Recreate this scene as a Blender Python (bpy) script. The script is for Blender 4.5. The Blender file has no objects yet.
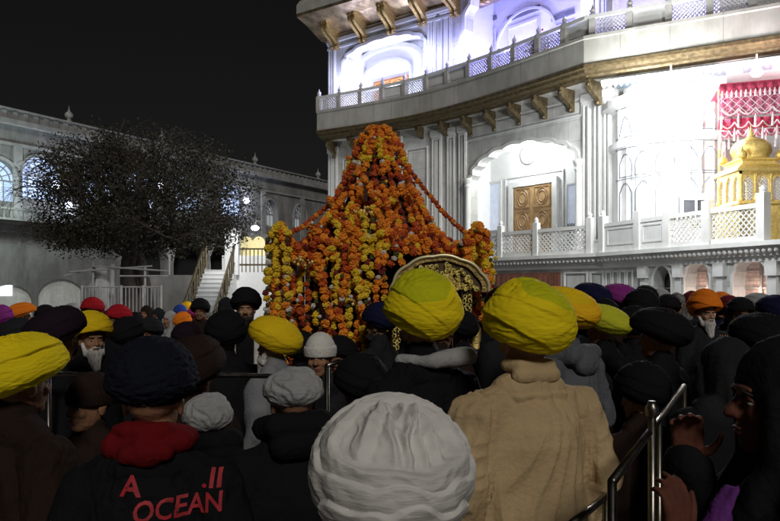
import bpy, bmesh, math, random
import numpy as np
from mathutils import Vector, Matrix, noise
from mathutils.bvhtree import BVHTree
PI = math.pi
R = math.radians
rnd = random.Random(7)
S = bpy.context.scene
COL = S.collection
# ---------------------------------------------------------------- camera
HC = 1.8          # camera height (m)
FP = 680.0        # focal length in photo pixels (photo is 780 wide)
HY = 289.0        # eye level row of the photo
cd = bpy.data.cameras.new('camera'); cam = bpy.data.objects.new('camera', cd); COL.objects.link(cam)
cam.location = (0, 0, HC); cam.rotation_euler = (PI/2, 0, 0)
cd.sensor_fit = 'HORIZONTAL'; cd.sensor_width = 36; cd.lens = 36*FP/780
cd.shift_y = (HY-260.5)/780
cd.clip_start = 0.05; cd.clip_end = 500
S.camera = cam
# ---------------------------------------------------------------- world, key light, exposure
SUN_EL, SUN_AZ_VEC = 36.0, Vector((0.22, -0.95, 0))      # floodlights stand high behind the crowd
W = bpy.data.worlds.new('World'); S.world = W; W.use_nodes = True
nt = W.node_tree; nt.nodes.clear()
sky = nt.nodes.new('ShaderNodeTexSky'); sky.sky_type = 'NISHITA'; sky.sun_disc = False
sky.sun_elevation = R(SUN_EL); sky.sun_rotation = math.atan2(SUN_AZ_VEC.x, SUN_AZ_VEC.y)
hs = nt.nodes.new('ShaderNodeHueSaturation'); hs.inputs['Saturation'].default_value = 0.0
bg = nt.nodes.new('ShaderNodeBackground'); bg.inputs['Strength'].default_value = 0.0014
wo = nt.nodes.new('ShaderNodeOutputWorld')
nt.links.new(sky.outputs[0], hs.inputs['Color']); nt.links.new(hs.outputs[0], bg.inputs['Color']); nt.links.new(bg.outputs[0], wo.inputs['Surface'])
sl = bpy.data.lights.new('floodlight_glow', 'SUN'); sl.energy = 1.12; sl.angle = R(12); sl.color = (1.0, 0.955, 0.88)
so = bpy.data.objects.new('floodlight_glow', sl); COL.objects.link(so)
sv = SUN_AZ_VEC.normalized()*math.cos(R(SUN_EL)) + Vector((0, 0, math.sin(R(SUN_EL))))
so.rotation_euler = sv.to_track_quat('Z', 'Y').to_euler(); so.location = sv*50
S.view_settings.view_transform = 'Standard'; S.view_settings.look = 'None'
S.view_settings.exposure = 0.0; S.view_settings.gamma = 1.0; S.view_settings.use_curve_mapping = False

# ---------------------------------------------------------------- helpers
def px2w(px, py, D):
    return Vector(((px-390)/FP*D, D, HC+(HY-py)/FP*D))

MATS = {}
def mat(name, col, rough=0.6, metal=0.0, var=0.12, scale=6.0, bump=0.0, bscale=40.0, emit=None, estr=0.0,
        bricks=None, sheen=0.0, dirt=0.0, spec=0.5, stretch=(1, 1, 1)):
    if name in MATS: return MATS[name]
    m = bpy.data.materials.new(name); m.use_nodes = True
    n, l = m.node_tree.nodes, m.node_tree.links
    b = n['Principled BSDF']
    b.inputs['Roughness'].default_value = rough; b.inputs['Metallic'].default_value = metal
    b.inputs['Specular IOR Level'].default_value = spec
    if sheen: b.inputs['Sheen Weight'].default_value = sheen
    tc = n.new('ShaderNodeTexCoord'); mp = n.new('ShaderNodeMapping'); mp.inputs['Scale'].default_value = stretch
    l.new(tc.outputs['Object'], mp.inputs[0])
    nz = n.new('ShaderNodeTexNoise'); nz.inputs['Scale'].default_value = scale; nz.inputs['Detail'].default_value = 6
    l.new(mp.outputs[0], nz.inputs['Vector'])
    rp = n.new('ShaderNodeValToRGB')
    c = Vector(col)
    rp.color_ramp.elements[0].position = 0.3; rp.color_ramp.elements[1].position = 0.7
    rp.color_ramp.elements[0].color = (*(c*(1-var)), 1); rp.color_ramp.elements[1].color = (*[min(1, x*(1+var)) for x in c], 1)
    l.new(nz.outputs['Fac'], rp.inputs[0]); out = rp.outputs[0]
    if dirt:
        n2 = n.new('ShaderNodeTexNoise'); n2.inputs['Scale'].default_value = 0.9; n2.inputs['Detail'].default_value = 8; n2.inputs['Roughness'].default_value = .65
        m2 = n.new('ShaderNodeMapping'); m2.inputs['Scale'].default_value = (1.4, 1.4, .45)
        l.new(tc.outputs['Object'], m2.inputs[0]); l.new(m2.outputs[0], n2.inputs['Vector'])
        r2 = n.new('ShaderNodeValToRGB'); r2.color_ramp.elements[0].position = .42; r2.color_ramp.elements[1].position = .62
        r2.color_ramp.elements[0].color = (1-dirt, 1-dirt, 1-dirt*1.1, 1); r2.color_ramp.elements[1].color = (1, 1, 1, 1)
        l.new(n2.outputs['Fac'], r2.inputs[0])
        mx = n.new('ShaderNodeMix'); mx.data_type = 'RGBA'; mx.blend_type = 'MULTIPLY'; mx.inputs[0].default_value = 1
        l.new(out, mx.inputs['A']); l.new(r2.outputs[0], mx.inputs['B']); out = mx.outputs['Result']
    if bricks:
        bw, bh, lw, dark = bricks
        uv = n.new('ShaderNodeUVMap')
        bt = n.new('ShaderNodeTexBrick'); bt.inputs['Scale'].default_value = 1; bt.inputs['Brick Width'].default_value = bw
        bt.inputs['Row Height'].default_value = bh; bt.inputs['Mortar Size'].default_value = lw; bt.inputs['Mortar Smooth'].default_value = .2
        bt.inputs['Color1'].default_value = (1, 1, 1, 1); bt.inputs['Color2'].default_value = (.86, .86, .87, 1); bt.inputs['Mortar'].default_value = (dark, dark, dark, 1)
        l.new(uv.outputs[0], bt.inputs['Vector'])
        mx = n.new('ShaderNodeMix'); mx.data_type = 'RGBA'; mx.blend_type = 'MULTIPLY'; mx.inputs[0].default_value = 1
        l.new(out, mx.inputs['A']); l.new(bt.outputs['Color'], mx.inputs['B']); out = mx.outputs['Result']
    l.new(out, b.inputs['Base Color'])
    if bump:
        nb = n.new('ShaderNodeTexNoise'); nb.inputs['Scale'].default_value = bscale; nb.inputs['Detail'].default_value = 5
        l.new(mp.outputs[0], nb.inputs['Vector'])
        bp = n.new('ShaderNodeBump'); bp.inputs['Strength'].default_value = bump; bp.inputs['Distance'].default_value = 0.02
        l.new(nb.outputs['Fac'], bp.inputs['Height']); l.new(bp.outputs[0], b.inputs['Normal'])
    if emit:
        b.inputs['Emission Color'].default_value = (*emit, 1); b.inputs['Emission Strength'].default_value = estr
    MATS[name] = m
    return m

def tag(o, label=None, cat=None, group=None, kind=None):
    if label: o['label'] = label
    if cat: o['category'] = cat
    if group: o['group'] = group
    if kind: o['kind'] = kind
    return o

def empty(name, loc, label, cat, group=None, rz=0):
    o = bpy.data.objects.new(name, None); COL.objects.link(o); o.location = loc; o.rotation_euler = (0, 0, rz)
    o.empty_display_size = .1
    return tag(o, label, cat, group)

def frame_of(d):
    d = Vector(d).normalized(); a = Vector((0, 0, 1)) if abs(d.z) < .95 else Vector((1, 0, 0))
    u = d.cross(a).normalized(); return u, d.cross(u).normalized()

class MB:
    def __init__(s): s.v, s.f, s.m = [], [], []
    def add(s, vs, fs, mi=0):
        o = len(s.v); s.v += [tuple(v) for v in vs]; s.f += [tuple(i+o for i in f) for f in fs]; s.m += [mi]*len(fs)
        return s
    def obox(s, o, a, b, c, mi=0):      # corner + three edge vectors
        o, a, b, c = map(Vector, (o, a, b, c))
        vs = [o, o+a, o+a+b, o+b, o+c, o+a+c, o+a+b+c, o+b+c]
        fs = [(3, 2, 1, 0), (4, 5, 6, 7), (0, 1, 5, 4), (1, 2, 6, 5), (2, 3, 7, 6), (3, 0, 4, 7)]
        if a.cross(b).dot(c) < 0: fs = [f[::-1] for f in fs]
        return s.add(vs, fs, mi)
    def box(s, c, sz, rz=0, mi=0):
        m = Matrix.Rotation(rz, 3, 'Z'); c = Vector(c)
        a, b, h = m @ Vector((sz[0], 0, 0)), m @ Vector((0, sz[1], 0)), Vector((0, 0, sz[2]))
        return s.obox(c-a/2-b/2-h/2, a, b, h, mi)
    def tube(s, pts, rs, n=8, mi=0, caps=True):
        pts = [Vector(p) for p in pts]
        if not hasattr(rs, '__len__'): rs = [rs]*len(pts)
        vs, fs = [], []; pu = None
        for i, p in enumerate(pts):
            d = (pts[min(i+1, len(pts)-1)]-pts[max(i-1, 0)])
            if d.length < 1e-9: d = Vector((0, 0, 1))
            d.normalize()
            if pu is None: u, w = frame_of(d)
            else:
                u = pu - d*pu.dot(d)
                u = u.normalized() if u.length > 1e-6 else frame_of(d)[0]
                w = d.cross(u)
            pu = u
            for k in range(n):
                a = 2*PI*k/n; vs.append(p+(u*math.cos(a)+w*math.sin(a))*rs[i])
        for i in range(len(pts)-1):
            for k in range(n):
                fs.append((i*n+k, i*n+(k+1) % n, (i+1)*n+(k+1) % n, (i+1)*n+k))
        if caps: fs += [tuple(range(n))[::-1], tuple(range((len(pts)-1)*n, len(pts)*n))]
        return s.add(vs, fs, mi)
    def ell(s, c, r, n=16, m=10, mi=0, rot=None):
        vs, fs = [], []; c = Vector(c)
        if not hasattr(r, '__len__'): r = (r, r, r)
        for j in range(1, m):
            ph = PI*j/m
            for i in range(n):
                th = 2*PI*i/n
                p = Vector((r[0]*math.sin(ph)*math.cos(th), r[1]*math.sin(ph)*math.sin(th), r[2]*math.cos(ph)))
                if rot is not None: p = rot @ p
                vs.append(c+p)
        top = Vector((0, 0, r[2])); top = rot @ top if rot is not None else top
        vs += [c+top, c-top]; T, B = len(vs)-2, len(vs)-1
        for j in range(m-2):
            for i in range(n): fs.append((j*n+i, (j+1)*n+i, (j+1)*n+(i+1) % n, j*n+(i+1) % n))
        for i in range(n): fs.append((T, i, (i+1) % n)); fs.append((B, (m-2)*n+(i+1) % n, (m-2)*n+i))
        return s.add(vs, fs, mi)
    def cap(s, a, b, ra, rb, n=14, mi=0):   # tapered capsule
        a, b = Vector(a), Vector(b); d = b-a; L = d.length
        if L < 1e-6: return s.ell(a, max(ra, rb), mi=mi)
        d /= L; pts, rs = [], []
        for k in range(5):
            t = -PI/2+PI/2*k/4; pts.append(a+d*ra*math.sin(t)); rs.append(max(ra*math.cos(t), 1e-4))
        for k in range(5):
            t = PI/2*k/4; pts.append(b+d*rb*math.sin(t)); rs.append(max(rb*math.cos(t), 1e-4))
        return s.tube(pts, rs, n, mi)
    def lathe(s, prof, c=(0, 0, 0), n=20, mi=0):  # prof: list of (r, z)
        c = Vector(c); vs, fs = [], []
        for r, z in prof:
            for k in range(n):
                a = 2*PI*k/n; vs.append(c+Vector((r*math.cos(a), r*math.sin(a), z)))
        for i in range(len(prof)-1):
            for k in range(n): fs.append((i*n+k, i*n+(k+1) % n, (i+1)*n+(k+1) % n, (i+1)*n+k))
        fs += [tuple(range(n))[::-1], tuple(range((len(prof)-1)*n, len(prof)*n))]
        return s.add(vs, fs, mi)
    def sweep(s, poly, a, b, mi=0):       # extrude a closed polygon (world points) from offset a to b
        n = len(poly); A = [Vector(p)+Vector(a) for p in poly]; B = [Vector(p)+Vector(b) for p in poly]
        fs = [tuple(range(n))[::-1], tuple(range(n, 2*n))]+[(i, (i+1) % n, n+(i+1) % n, n+i) for i in range(n)]
        return s.add(A+B, fs, mi)
    def build(s, name, mats, parent=None, smooth=False, recalc=False, local=False, angle=None):
        me = bpy.data.meshes.new(name); me.from_pydata(s.v, [], s.f)
        if not isinstance(mats, (list, tuple)): mats = [mats]
        for m in mats: me.materials.append(m)
        if len(mats) > 1: me.polygons.foreach_set('material_index', s.m)
        if recalc:
            bm = bmesh.new(); bm.from_mesh(me); bmesh.ops.recalc_face_normals(bm, faces=bm.faces); bm.to_mesh(me); bm.free()
        # metre UVs from the facing direction
        uvl = me.uv_layers.new(name='UVMap'); nl = len(me.loops)
        if nl:
            co = np.empty(len(me.vertices)*3); me.vertices.foreach_get('co', co); co = co.reshape(-1, 3)
            li = np.empty(nl, dtype=np.int64); me.loops.foreach_get('vertex_index', li)
            pn = np.empty(len(me.polygons)*3); me.polygons.foreach_get('normal', pn); pn = pn.reshape(-1, 3)
            lt = np.empty(len(me.polygons), dtype=np.int64); me.polygons.foreach_get('loop_total', lt)
            ln = np.repeat(pn, lt, axis=0); P = co[li]
            tx, ty = -ln[:, 1], ln[:, 0]; q = np.hypot(tx, ty); flat = q < .3; q[q < 1e-6] = 1
            u = np.where(flat, P[:, 0], (P[:, 0]*tx+P[:, 1]*ty)/q); v = np.where(flat, P[:, 1], P[:, 2])
            uvl.data.foreach_set('uv', np.stack([u, v], 1).ravel())
        if smooth: me.polygons.foreach_set('use_smooth', [True]*len(me.polygons))
        o = bpy.data.objects.new(name, me); COL.objects.link(o)
        if parent is not None:
            o.parent = parent
            if not local and parent.parent is None: o.location = -Vector(parent.location)
        me.update()
        return o

def organic(mb, voxel, it=3, disp=None):
    """union of closed shapes -> one continuous skin (numpy verts + faces in an MB)"""
    me = bpy.data.meshes.new('tmp'); me.from_pydata(mb.v, [], mb.f)
    o = bpy.data.objects.new('tmp', me); COL.objects.link(o)
    r = o.modifiers.new('r', 'REMESH'); r.mode = 'VOXEL'; r.voxel_size = voxel
    sm = o.modifiers.new('s', 'SMOOTH'); sm.factor = .5; sm.iterations = it
    dg = bpy.context.evaluated_depsgraph_get(); ev = o.evaluated_get(dg); m2 = ev.to_mesh()
    out = MB()
    N = [Vector(v.normal) for v in m2.vertices]; V = [Vector(v.co) for v in m2.vertices]
    if disp: V = [disp(v, n) for v, n in zip(V, N)]
    out.add(V, [tuple(p.vertices) for p in m2.polygons])
    ev.to_mesh_clear(); bpy.data.objects.remove(o); bpy.data.meshes.remove(me)
    return out

class Seg:                      # a straight stretch of facade in plan
    def __init__(s, p0, p1):
        s.p = Vector((*p0, 0)); d = Vector((*p1, 0))-s.p; s.L = d.length; s.d = d.normalized()
        s.n = Vector((s.d.y, -s.d.x, 0))
        if s.n.dot(-s.p) < 0: s.n = -s.n
        s.rz = math.atan2(s.d.y, s.d.x)
    def pt(s, a, z, off=0): return s.p+s.d*a+s.n*off+Vector((0, 0, z))
    def hit(s, px, py=HY, off=0):
        r = Vector(((px-390)/FP, 1, 0)); o = s.p+s.n*off
        t = s.n.dot(o)/s.n.dot(r); w = r*t
        return (w-o).dot(s.d), HC+(HY-py)/FP*t
    def S(s, px, off=0): return s.hit(px, HY, off)[0]
    def Z(s, px, py, off=0): return s.hit(px, py, off)[1]
    def bar(s, mb, a0, a1, z0, z1, o0, o1, mi=0):
        return mb.obox(s.pt(a0, z0, o0), s.d*(a1-a0), s.n*(o1-o0), Vector((0, 0, z1-z0)), mi)

def arch(sc, w, zb, zs, h, lobes=0, a=.09, n=36, point=0.0):
    L = [(sc-w/2, zb)]; xs, zs_ = [], []
    for i in range(n+1):
        f = PI-PI*i/n
        k = 1 if not lobes else 1-a*(1-abs(math.cos(lobes*f)))
        z = h*math.sin(f)*k*(1+point*(1-abs(math.cos(f)))**2)
        xs.append(sc+w/2*math.cos(f)*k); zs_.append(zs+z)
    xs = np.maximum.accumulate(xs)
    for i in range(1, len(xs)):
        if xs[i] <= xs[i-1]+1e-4: xs[i] = xs[i-1]+1e-4
    return L+[(float(x), z) for x, z in zip(xs, zs_)]+[(float(xs[-1])+1e-4, zb)]

def wall_open(mb, sg, s0, s1, z0, z1, arches, depth, off=0, mi=0, mi_rev=0):
    """a facade sheet with openings and their reveals"""
    arches = sorted(arches, key=lambda c: c[0][0]); cur = s0
    def q(a, za, b, zb2, zt):
        mb.add([sg.pt(a, za, off), sg.pt(b, zb2, off), sg.pt(b, zt, off), sg.pt(a, zt, off)], [(0, 1, 2, 3)], mi)
    for c in arches:
        q(cur, z0, c[0][0], z0, z1)
        if c[0][1] > z0+1e-4: q(c[0][0], z0, c[-1][0], z0, c[0][1])
        for (a, za), (b, zb) in zip(c[1:-2], c[2:-1]): q(a, za, b, zb, z1)
        for (a, za), (b, zb) in zip(c[:-1], c[1:]):
            mb.add([sg.pt(a, za, off), sg.pt(b, zb, off), sg.pt(b, zb, off-depth), sg.pt(a, za, off-depth)], [(0, 1, 2, 3)], mi_rev)
        if c[0][1] > z0+1e-4:
            a, b, z = c[0][0], c[-1][0], c[0][1]
            mb.add([sg.pt(a, z, off), sg.pt(b, z, off), sg.pt(b, z, off-depth), sg.pt(a, z, off-depth)], [(3, 2, 1, 0)], mi_rev)
        cur = c[-1][0]
    q(cur, z0, s1, z0, z1)
    mb.add([sg.pt(s0, z1, off), sg.pt(s1, z1, off), sg.pt(s1, z1, off-.3), sg.pt(s0, z1, off-.3)], [(0, 1, 2, 3)], mi)
    for e in (s0, s1):
        mb.add([sg.pt(e, z0, off), sg.pt(e, z1, off), sg.pt(e, z1, off-depth), sg.pt(e, z0, off-depth)], [(0, 1, 2, 3)], mi)

def arch_trim(mb, sg, c, wd, th, off, mi=0, zmin=None):
    """raised moulding following an arch outline"""
    P = [(a, z) for a, z in c]
    cs = sum(p[0] for p in P)/len(P); zb = P[0][1]
    O = []
    for i, (a, z) in enumerate(P):
        p0, p1 = P[max(i-1, 0)], P[min(i+1, len(P)-1)]
        tx, tz = p1[0]-p0[0], p1[1]-p0[1]; q = math.hypot(tx, tz) or 1
        O.append((a-tz/q*wd, z+tx/q*wd if 0 < i < len(P)-1 else z))
    for i in range(len(P)-1):
        (a, z), (b, y), (a2, z2), (b2, y2) = P[i], P[i+1], O[i], O[i+1]
        f = [sg.pt(a, z, off+th), sg.pt(b, y, off+th), sg.pt(b2, y2, off+th), sg.pt(a2, z2, off+th)]
        k = [sg.pt(a, z, off-.01), sg.pt(b, y, off-.01), sg.pt(b2, y2, off-.01), sg.pt(a2, z2, off-.01)]
        mb.add(f+k, [(0, 1, 2, 3), (0, 1, 5, 4), (3, 2, 6, 7)], mi)

def frame_panel(mb, sg, s0, s1, z0, z1, off, w=.05, th=.03, mi=0, mi2=None):
    sg.bar(mb, s0, s1, z0, z0+w, off, off+th, mi); sg.bar(mb, s0, s1, z1-w, z1, off, off+th, mi)
    sg.bar(mb, s0, s0+w, z0+w, z1-w, off, off+th, mi); sg.bar(mb, s1-w, s1, z0+w, z1-w, off, off+th, mi)
    if mi2 is not None:
        g = w+.035
        for a, b, c, d in ((s0+g, s1-g, z0+g, z0+g+.018), (s0+g, s1-g, z1-g-.018, z1-g), (s0+g, s0+g+.018, z0+g+.018, z1-g-.018), (s1-g-.018, s1-g, z0+g+.018, z1-g-.018)):
            if b > a and d > c: sg.bar(mb, a, b, c, d, off, off+.006, mi2)

def lattice(mb, sg, s0, s1, z0, z1, off, pitch=.13, w=.022, th=.03, mi=0):
    """diagonal pierced screen"""
    W_, H_ = s1-s0, z1-z0
    k = -H_
    while k < W_:
        for sgn in (1, -1):
            a0 = max(k, 0); a1 = min(k+H_, W_)
            if a1-a0 < .02: continue
            y0, y1 = a0-k, a1-k
            if sgn < 0: y0, y1 = H_-y0, H_-y1
            p, q = sg.pt(s0+a0, z0+y0, off), sg.pt(s0+a1, z0+y1, off)
            d = (q-p); L = d.length; d.normalize(); up = sg.n.cross(d)
            o_ = .004 if sgn > 0 else 0
            mb.obox(p-up*w/2+sg.n*(o_-th/2), d*L, up*w, sg.n*th, mi)
        k += pitch

def tubepath(P, N=24):
    """Catmull-Rom through points"""
    P = [Vector(p) for p in P]; out = []
    Q = [2*P[0]-P[1]]+P+[2*P[-1]-P[-2]]
    per = max(2, N//(len(P)-1))
    for i in range(1, len(Q)-2):
        for k in range(per):
            t = k/per; a, b, c, d = Q[i-1], Q[i], Q[i+1], Q[i+2]
            out.append(.5*((2*b)+(c-a)*t+(2*a-5*b+4*c-d)*t*t+(3*b-a-3*c+d)*t**3))
    out.append(P[-1]); return out

# ---------------------------------------------------------------- materials
M_MARBLE = mat('marble', (.72, .72, .71), .45, var=.10, scale=3, bump=.06, bscale=14, dirt=.30, bricks=(1.15, .62, .006, .55))
M_MARBLE_PLAIN = mat('marble_trim', (.74, .74, .735), .4, var=.05, scale=5, bump=.03, dirt=.12)
M_MARBLE_GREY = mat('marble_inlay', (.16, .165, .17), .5)
M_WHITE = mat('white_paint', (.8, .8, .8), .5, var=.03)
M_FASCIA = mat('fascia_marble', (.50, .49, .46), .5, var=.07, scale=2.5, dirt=.25, bricks=(1.25, 3.0, .008, .5))
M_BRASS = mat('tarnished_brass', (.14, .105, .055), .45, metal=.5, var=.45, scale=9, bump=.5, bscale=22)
M_GOLD = mat('gold', (.90, .62, .20), .35, metal=.55, var=.25, scale=18, bump=.6, bscale=60)
M_GOLD_DARK = mat('old_gold', (.50, .35, .13), .4, metal=.6, var=.5, scale=25, bump=.8, bscale=70)
M_WOOD = mat('carved_wood', (.42, .27, .13), .55, var=.25, scale=8, bump=.4, bscale=30, stretch=(1, 1, .2))
M_WOOD_RED = mat('red_wood', (.22, .09, .06), .6, var=.3, scale=6, bump=.2, stretch=(1, 1, .2))
M_PLASTER = mat('plaster', (.29, .29, .285), .8, var=.12, scale=.8, bump=.1, bscale=8, dirt=.35, bricks=(2.4, 1.2, .006, .75))
M_PLASTER_TRIM = mat('plaster_trim', (.34, .34, .335), .8, var=.12, scale=2, dirt=.25)
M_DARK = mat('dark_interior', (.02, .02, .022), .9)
M_STEEL = mat('stainless_steel', (.75, .75, .76), .22, metal=1, var=.08, scale=30)
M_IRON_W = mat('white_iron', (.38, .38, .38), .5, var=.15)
M_GLASSDK = mat('dark_glass', (.03, .035, .045), .12, spec=.8)
def M_EMIT(name, c, e): return mat(name, c, .5, emit=c, estr=e)
def lamp(name, loc, power, col, size=.15):
    l = bpy.data.lights.new(name, 'POINT'); l.energy = power; l.color = col; l.shadow_soft_size = size
    o = bpy.data.objects.new(name, l); COL.objects.link(o); o.location = loc; return o
# ================================================================ GROUND, SKY-HIGH BUILDINGS
g = MB(); g.add([(-400, -60, 0), (400, -60, 0), (400, 480, 0), (-400, 480, 0)], [(0, 1, 2, 3)])
tag(g.build('ground', mat('paving', (.13, .125, .12), .55, var=.2, scale=1.5, bump=.1, bricks=(.6, .6, .008, .5))), kind='structure')

# ---------------------------------------------------------------- far long building on the left
FB = Seg((-27.8, 28), (-2.0, 71))
fb = empty('long_building', FB.pt(0, 0), 'long pale grey gallery building with arched lit windows behind the tree', 'building')
def fz(px, py): return FB.hit(px, py)
ZC = 12.0
sL = FB.L
w = MB()
ground_arches, up = [], []
# ground floor: pale blind arches at left, dark open arcade at right
for px, ww, pyb, pyt in ((10, 2.7, 330, 285), (61, 3.0, 330, 279)):
    s_, zt = fz(px, pyt); ground_arches.append(arch(s_, ww, .05, zt-1.1, 1.1))
for px in (150, 190, 224, 252):
    s_, zt = fz(px, 248); ground_arches.append(arch(s_, 3.3, .05, 3.4, 2.1, point=.25))
wall_open(w, FB, 0, sL, 0, 5.6, ground_arches, .9)
for px, pyt, pyb in ((-4, 158, 200), (42, 157, 200), (98, 163, 205), (143, 168, 207), (188, 175, 212), (232, 182, 216), (270, 200, 226), (300, 205, 228)):
    s_, zt = fz(px, pyt); zb = fz(px, pyb)[1]; up.append((s_, zt, zb))
upc = [arch(s_, 2.5 if i < 6 else 1.7, zb, zt-1.15, 1.15, lobes=0) for i, (s_, zt, zb) in enumerate(up)]
wall_open(w, FB, 0, sL, 5.6, ZC-.9, upc, .5)
w.build('wall', M_PLASTER, fb)
w = MB()
FB.bar(w, 0, sL, ZC-.9, ZC-.62, -.3, .35); FB.bar(w, 0, sL, ZC-.62, ZC-.1, -.3, .16); FB.bar(w, 0, sL, ZC-.1, ZC, -.3, .3)
FB.bar(w, 0, sL, 9.95, 10.1, -.1, .12); FB.bar(w, 0, sL, 5.45, 5.62, -.1, .28); FB.bar(w, 0, sL, 5.0, 5.12, -.1, .14)
s_ = 0.5
while s_ < sL:
    FB.bar(w, s_, s_+.28, ZC-.58, ZC-.14, .16, .22); s_ += .62
s_ = 2.0
while s_ < sL:
    FB.bar(w, s_, s_+.5, 5.62, 9.95, -.05, .1); s_ += 5.2
w.build('cornice', M_PLASTER_TRIM, fb)
for px in (69, 162, 255, 318, -40):
    s_ = FB.S(px); f = MB(); c = FB.pt(s_, ZC, 0)
    f.lathe([(.2, 0), (.2, .08), (.1, .12), (.12, .2), (.24, .32), (.26, .45), (.18, .58), (.06, .68), (.07, .73), (.025, .82), (.015, 1.0)], c, 14)
    f.build('finial', M_PLASTER_TRIM, fb, smooth=True)
m_cool = M_EMIT('cool_lit_window', (.55, .68, 1.0), .5); m_pale = M_EMIT('pale_lit_window', (.75, .8, .85), .14)
m_arch = mat('whitewash', (.78, .78, .76), .8, var=.1, dirt=.2)
for i, (s_, zt, zb) in enumerate(up):
    hw = 1.25 if i < 6 else .85
    f = MB(); FB.bar(f, s_-hw, s_+hw, zb, zt, -.52, -.46)
    p = f.build('window', m_cool if i < 6 else m_pale, fb)
    t = MB()
    for r_ in (.45, .8): 
        pts = [FB.pt(s_+hw*r_*math.cos(a), zt-1.15+1.1*r_*math.sin(a), -.40) for a in np.linspace(0, PI, 14)]
        t.tube(pts, .035, 5)
    for a in np.linspace(0, PI, 8): t.tube([FB.pt(s_, zt-1.15, -.40), FB.pt(s_+hw*math.cos(a), zt-1.15+1.12*math.sin(a), -.40)], .028, 5)
    for k in np.linspace(-hw, hw, 5): t.tube([FB.pt(s_+k, zb, -.4), FB.pt(s_+k, zt-1.15, -.4)], .03, 5)
    t.tube([FB.pt(s_-hw, zt-1.15, -.4), FB.pt(s_+hw, zt-1.15, -.4)], .045, 5)
    t.build('tracery', M_PLASTER_TRIM, p)
    t = MB(); arch_trim(t, FB, upc[i], .16, .1, 0); t.build('window_surround', M_PLASTER_TRIM, fb)
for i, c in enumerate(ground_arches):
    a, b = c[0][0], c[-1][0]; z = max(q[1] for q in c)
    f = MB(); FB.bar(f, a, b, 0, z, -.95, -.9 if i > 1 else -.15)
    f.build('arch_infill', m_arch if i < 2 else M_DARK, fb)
    if i >= 2:
        t = MB(); arch_trim(t, FB, c, .3, .12, 0); t.build('arch_surround', m_arch, fb)
bd = MB(); FB.bar(bd, 0, sL, 0.0, 12, -9, -8.8); FB.bar(bd, 0, sL, ZC-.12, ZC-.06, -8.8, -.3)
bd.build('back_wall', M_PLASTER, fb)
# square lit pane in the left ground arch
t = MB(); s_, z_ = fz(8, 290); FB.bar(t, s_-.35, s_+.3, z_-.32, z_+.3, -.148, -.1)
t.build('lit_pane', M_EMIT('bright_pane', (.9, .95, 1), 2.0), fb)
# projecting balcony rail line at left
t = MB(); FB.bar(t, 0, FB.S(86), 6.2, 6.32, .75, .9)
FB.bar(t, 0, FB.S(86), 5.62, 5.74, .0, .95)
a = 1.0
while a < FB.S(86): FB.bar(t, a, a+.06, 5.74, 6.2, .8, .86); a += .4
t.build('balcony_rail', M_PLASTER_TRIM, fb)
# wall lamp glaring at the left edge
s_, z_ = fz(-24, 190); LP = FB.pt(s_, z_, 1.6)
t = empty('flood_lamp', LP, 'glaring greenish white flood lamp on the long building at the left edge', 'lamp')
q = MB(); q.tube([FB.pt(s_, z_+.2, 0), FB.pt(s_, z_+.2, 1.5)], .05, 8); q.build('arm', M_IRON_W, t)
q = MB(); q.box((LP.x, LP.y+.1, LP.z), (.6, .16, .45)); q.build('housing', M_IRON_W, t)
q = MB(); q.ell((LP.x, LP.y-.06, LP.z), (.27, .12, .2)); q.build('lens', M_EMIT('lamp_lens', (.85, 1.0, .92), 40), t)
lamp('flood_lamp_light', LP+FB.n*.6+Vector((0, 0, .1)), 420, (.78, 1.0, .93), .3)
# bluish lamps seen between the leaves, fixed to the long building
for i, (px, py, lab) in enumerate(((63, 206, 'bluish white wall lamp glinting through the left of the tree'), (155, 187, 'violet white wall lamp glinting through the middle of the crown'),
                      (241, 201, 'bluish white wall lamp just right of the tree crown'), (50, 186, 'white wall lamp in the big round arched window'))):
    s_, z_ = fz(px, py); c = FB.pt(s_, z_, .55)
    t = empty('wall_lamp', c, lab, 'lamp', 'lamps along the long building')
    q = MB(); q.tube([FB.pt(s_, z_+.2, .1), FB.pt(s_, z_+.2, .55)], .03, 6); q.build('bracket', M_IRON_W, t)
    q = MB(); q.ell(c, (.24, .2, .24), 10, 8); q.build('bulb', M_EMIT('wall_bulb', (.72, .76, 1), 6), t)
    lamp('wall_lamp_light', FB.pt(s_, z_, 1.2), 160, (.75, .8, 1), .25)
# lower right portion of the court: annex with steps
D_A = 28.0
an = empty('stair_annex', (-5.5, D_A, 0), 'white annex with a pillared balcony at the top of the steps', 'building')
q = MB(); A0 = px2w(222, 270, D_A); A1 = px2w(262, 270, D_A)
q.box(((A0.x+A1.x)/2+1.2, D_A+1.5, A0.z/2+.3), (A1.x-A0.x+2.4, 3, A0.z+.6)); q.build('wall', M_WHITE, an)
q = MB(); B0 = px2w(233, 270, D_A); q.box((B0.x, D_A-.02, px2w(0, 252, D_A).z), (.55, .5, 1.9)); q.build('pillar', M_WHITE, an)
q = MB(); q.box((A1.x-.55, D_A+2.6, 3.4), (2.9, .3, 1.7)); q.build('rear_wall', M_PLASTER, an)
for px in (247, 259):
    c = px2w(px, 250, D_A+2.4); q = MB(); sg = Seg((c.x-1, D_A+2.42), (c.x+1, D_A+2.42))
    ct = arch(1, .55, c.z-.55, c.z+.3, .3)
    q.sweep([sg.pt(a, z, .02) for a, z in ct], (0, 0, 0), (0, -.05, 0)); q.build('window', M_EMIT('warm_lit_window', (1, .85, .45), .38), an)
q = MB()
for px in np.linspace(238, 270, 9):
    a = px2w(px, 272, D_A-.0); q.tube([a, a+Vector((0, 0, .95))], .025, 5)
for dz in (.3, .95): 
    a, b = px2w(236, 272, D_A), px2w(272, 272, D_A); q.tube([a+Vector((0, 0, dz)), b+Vector((0, 0, dz))], .035, 5)
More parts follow.
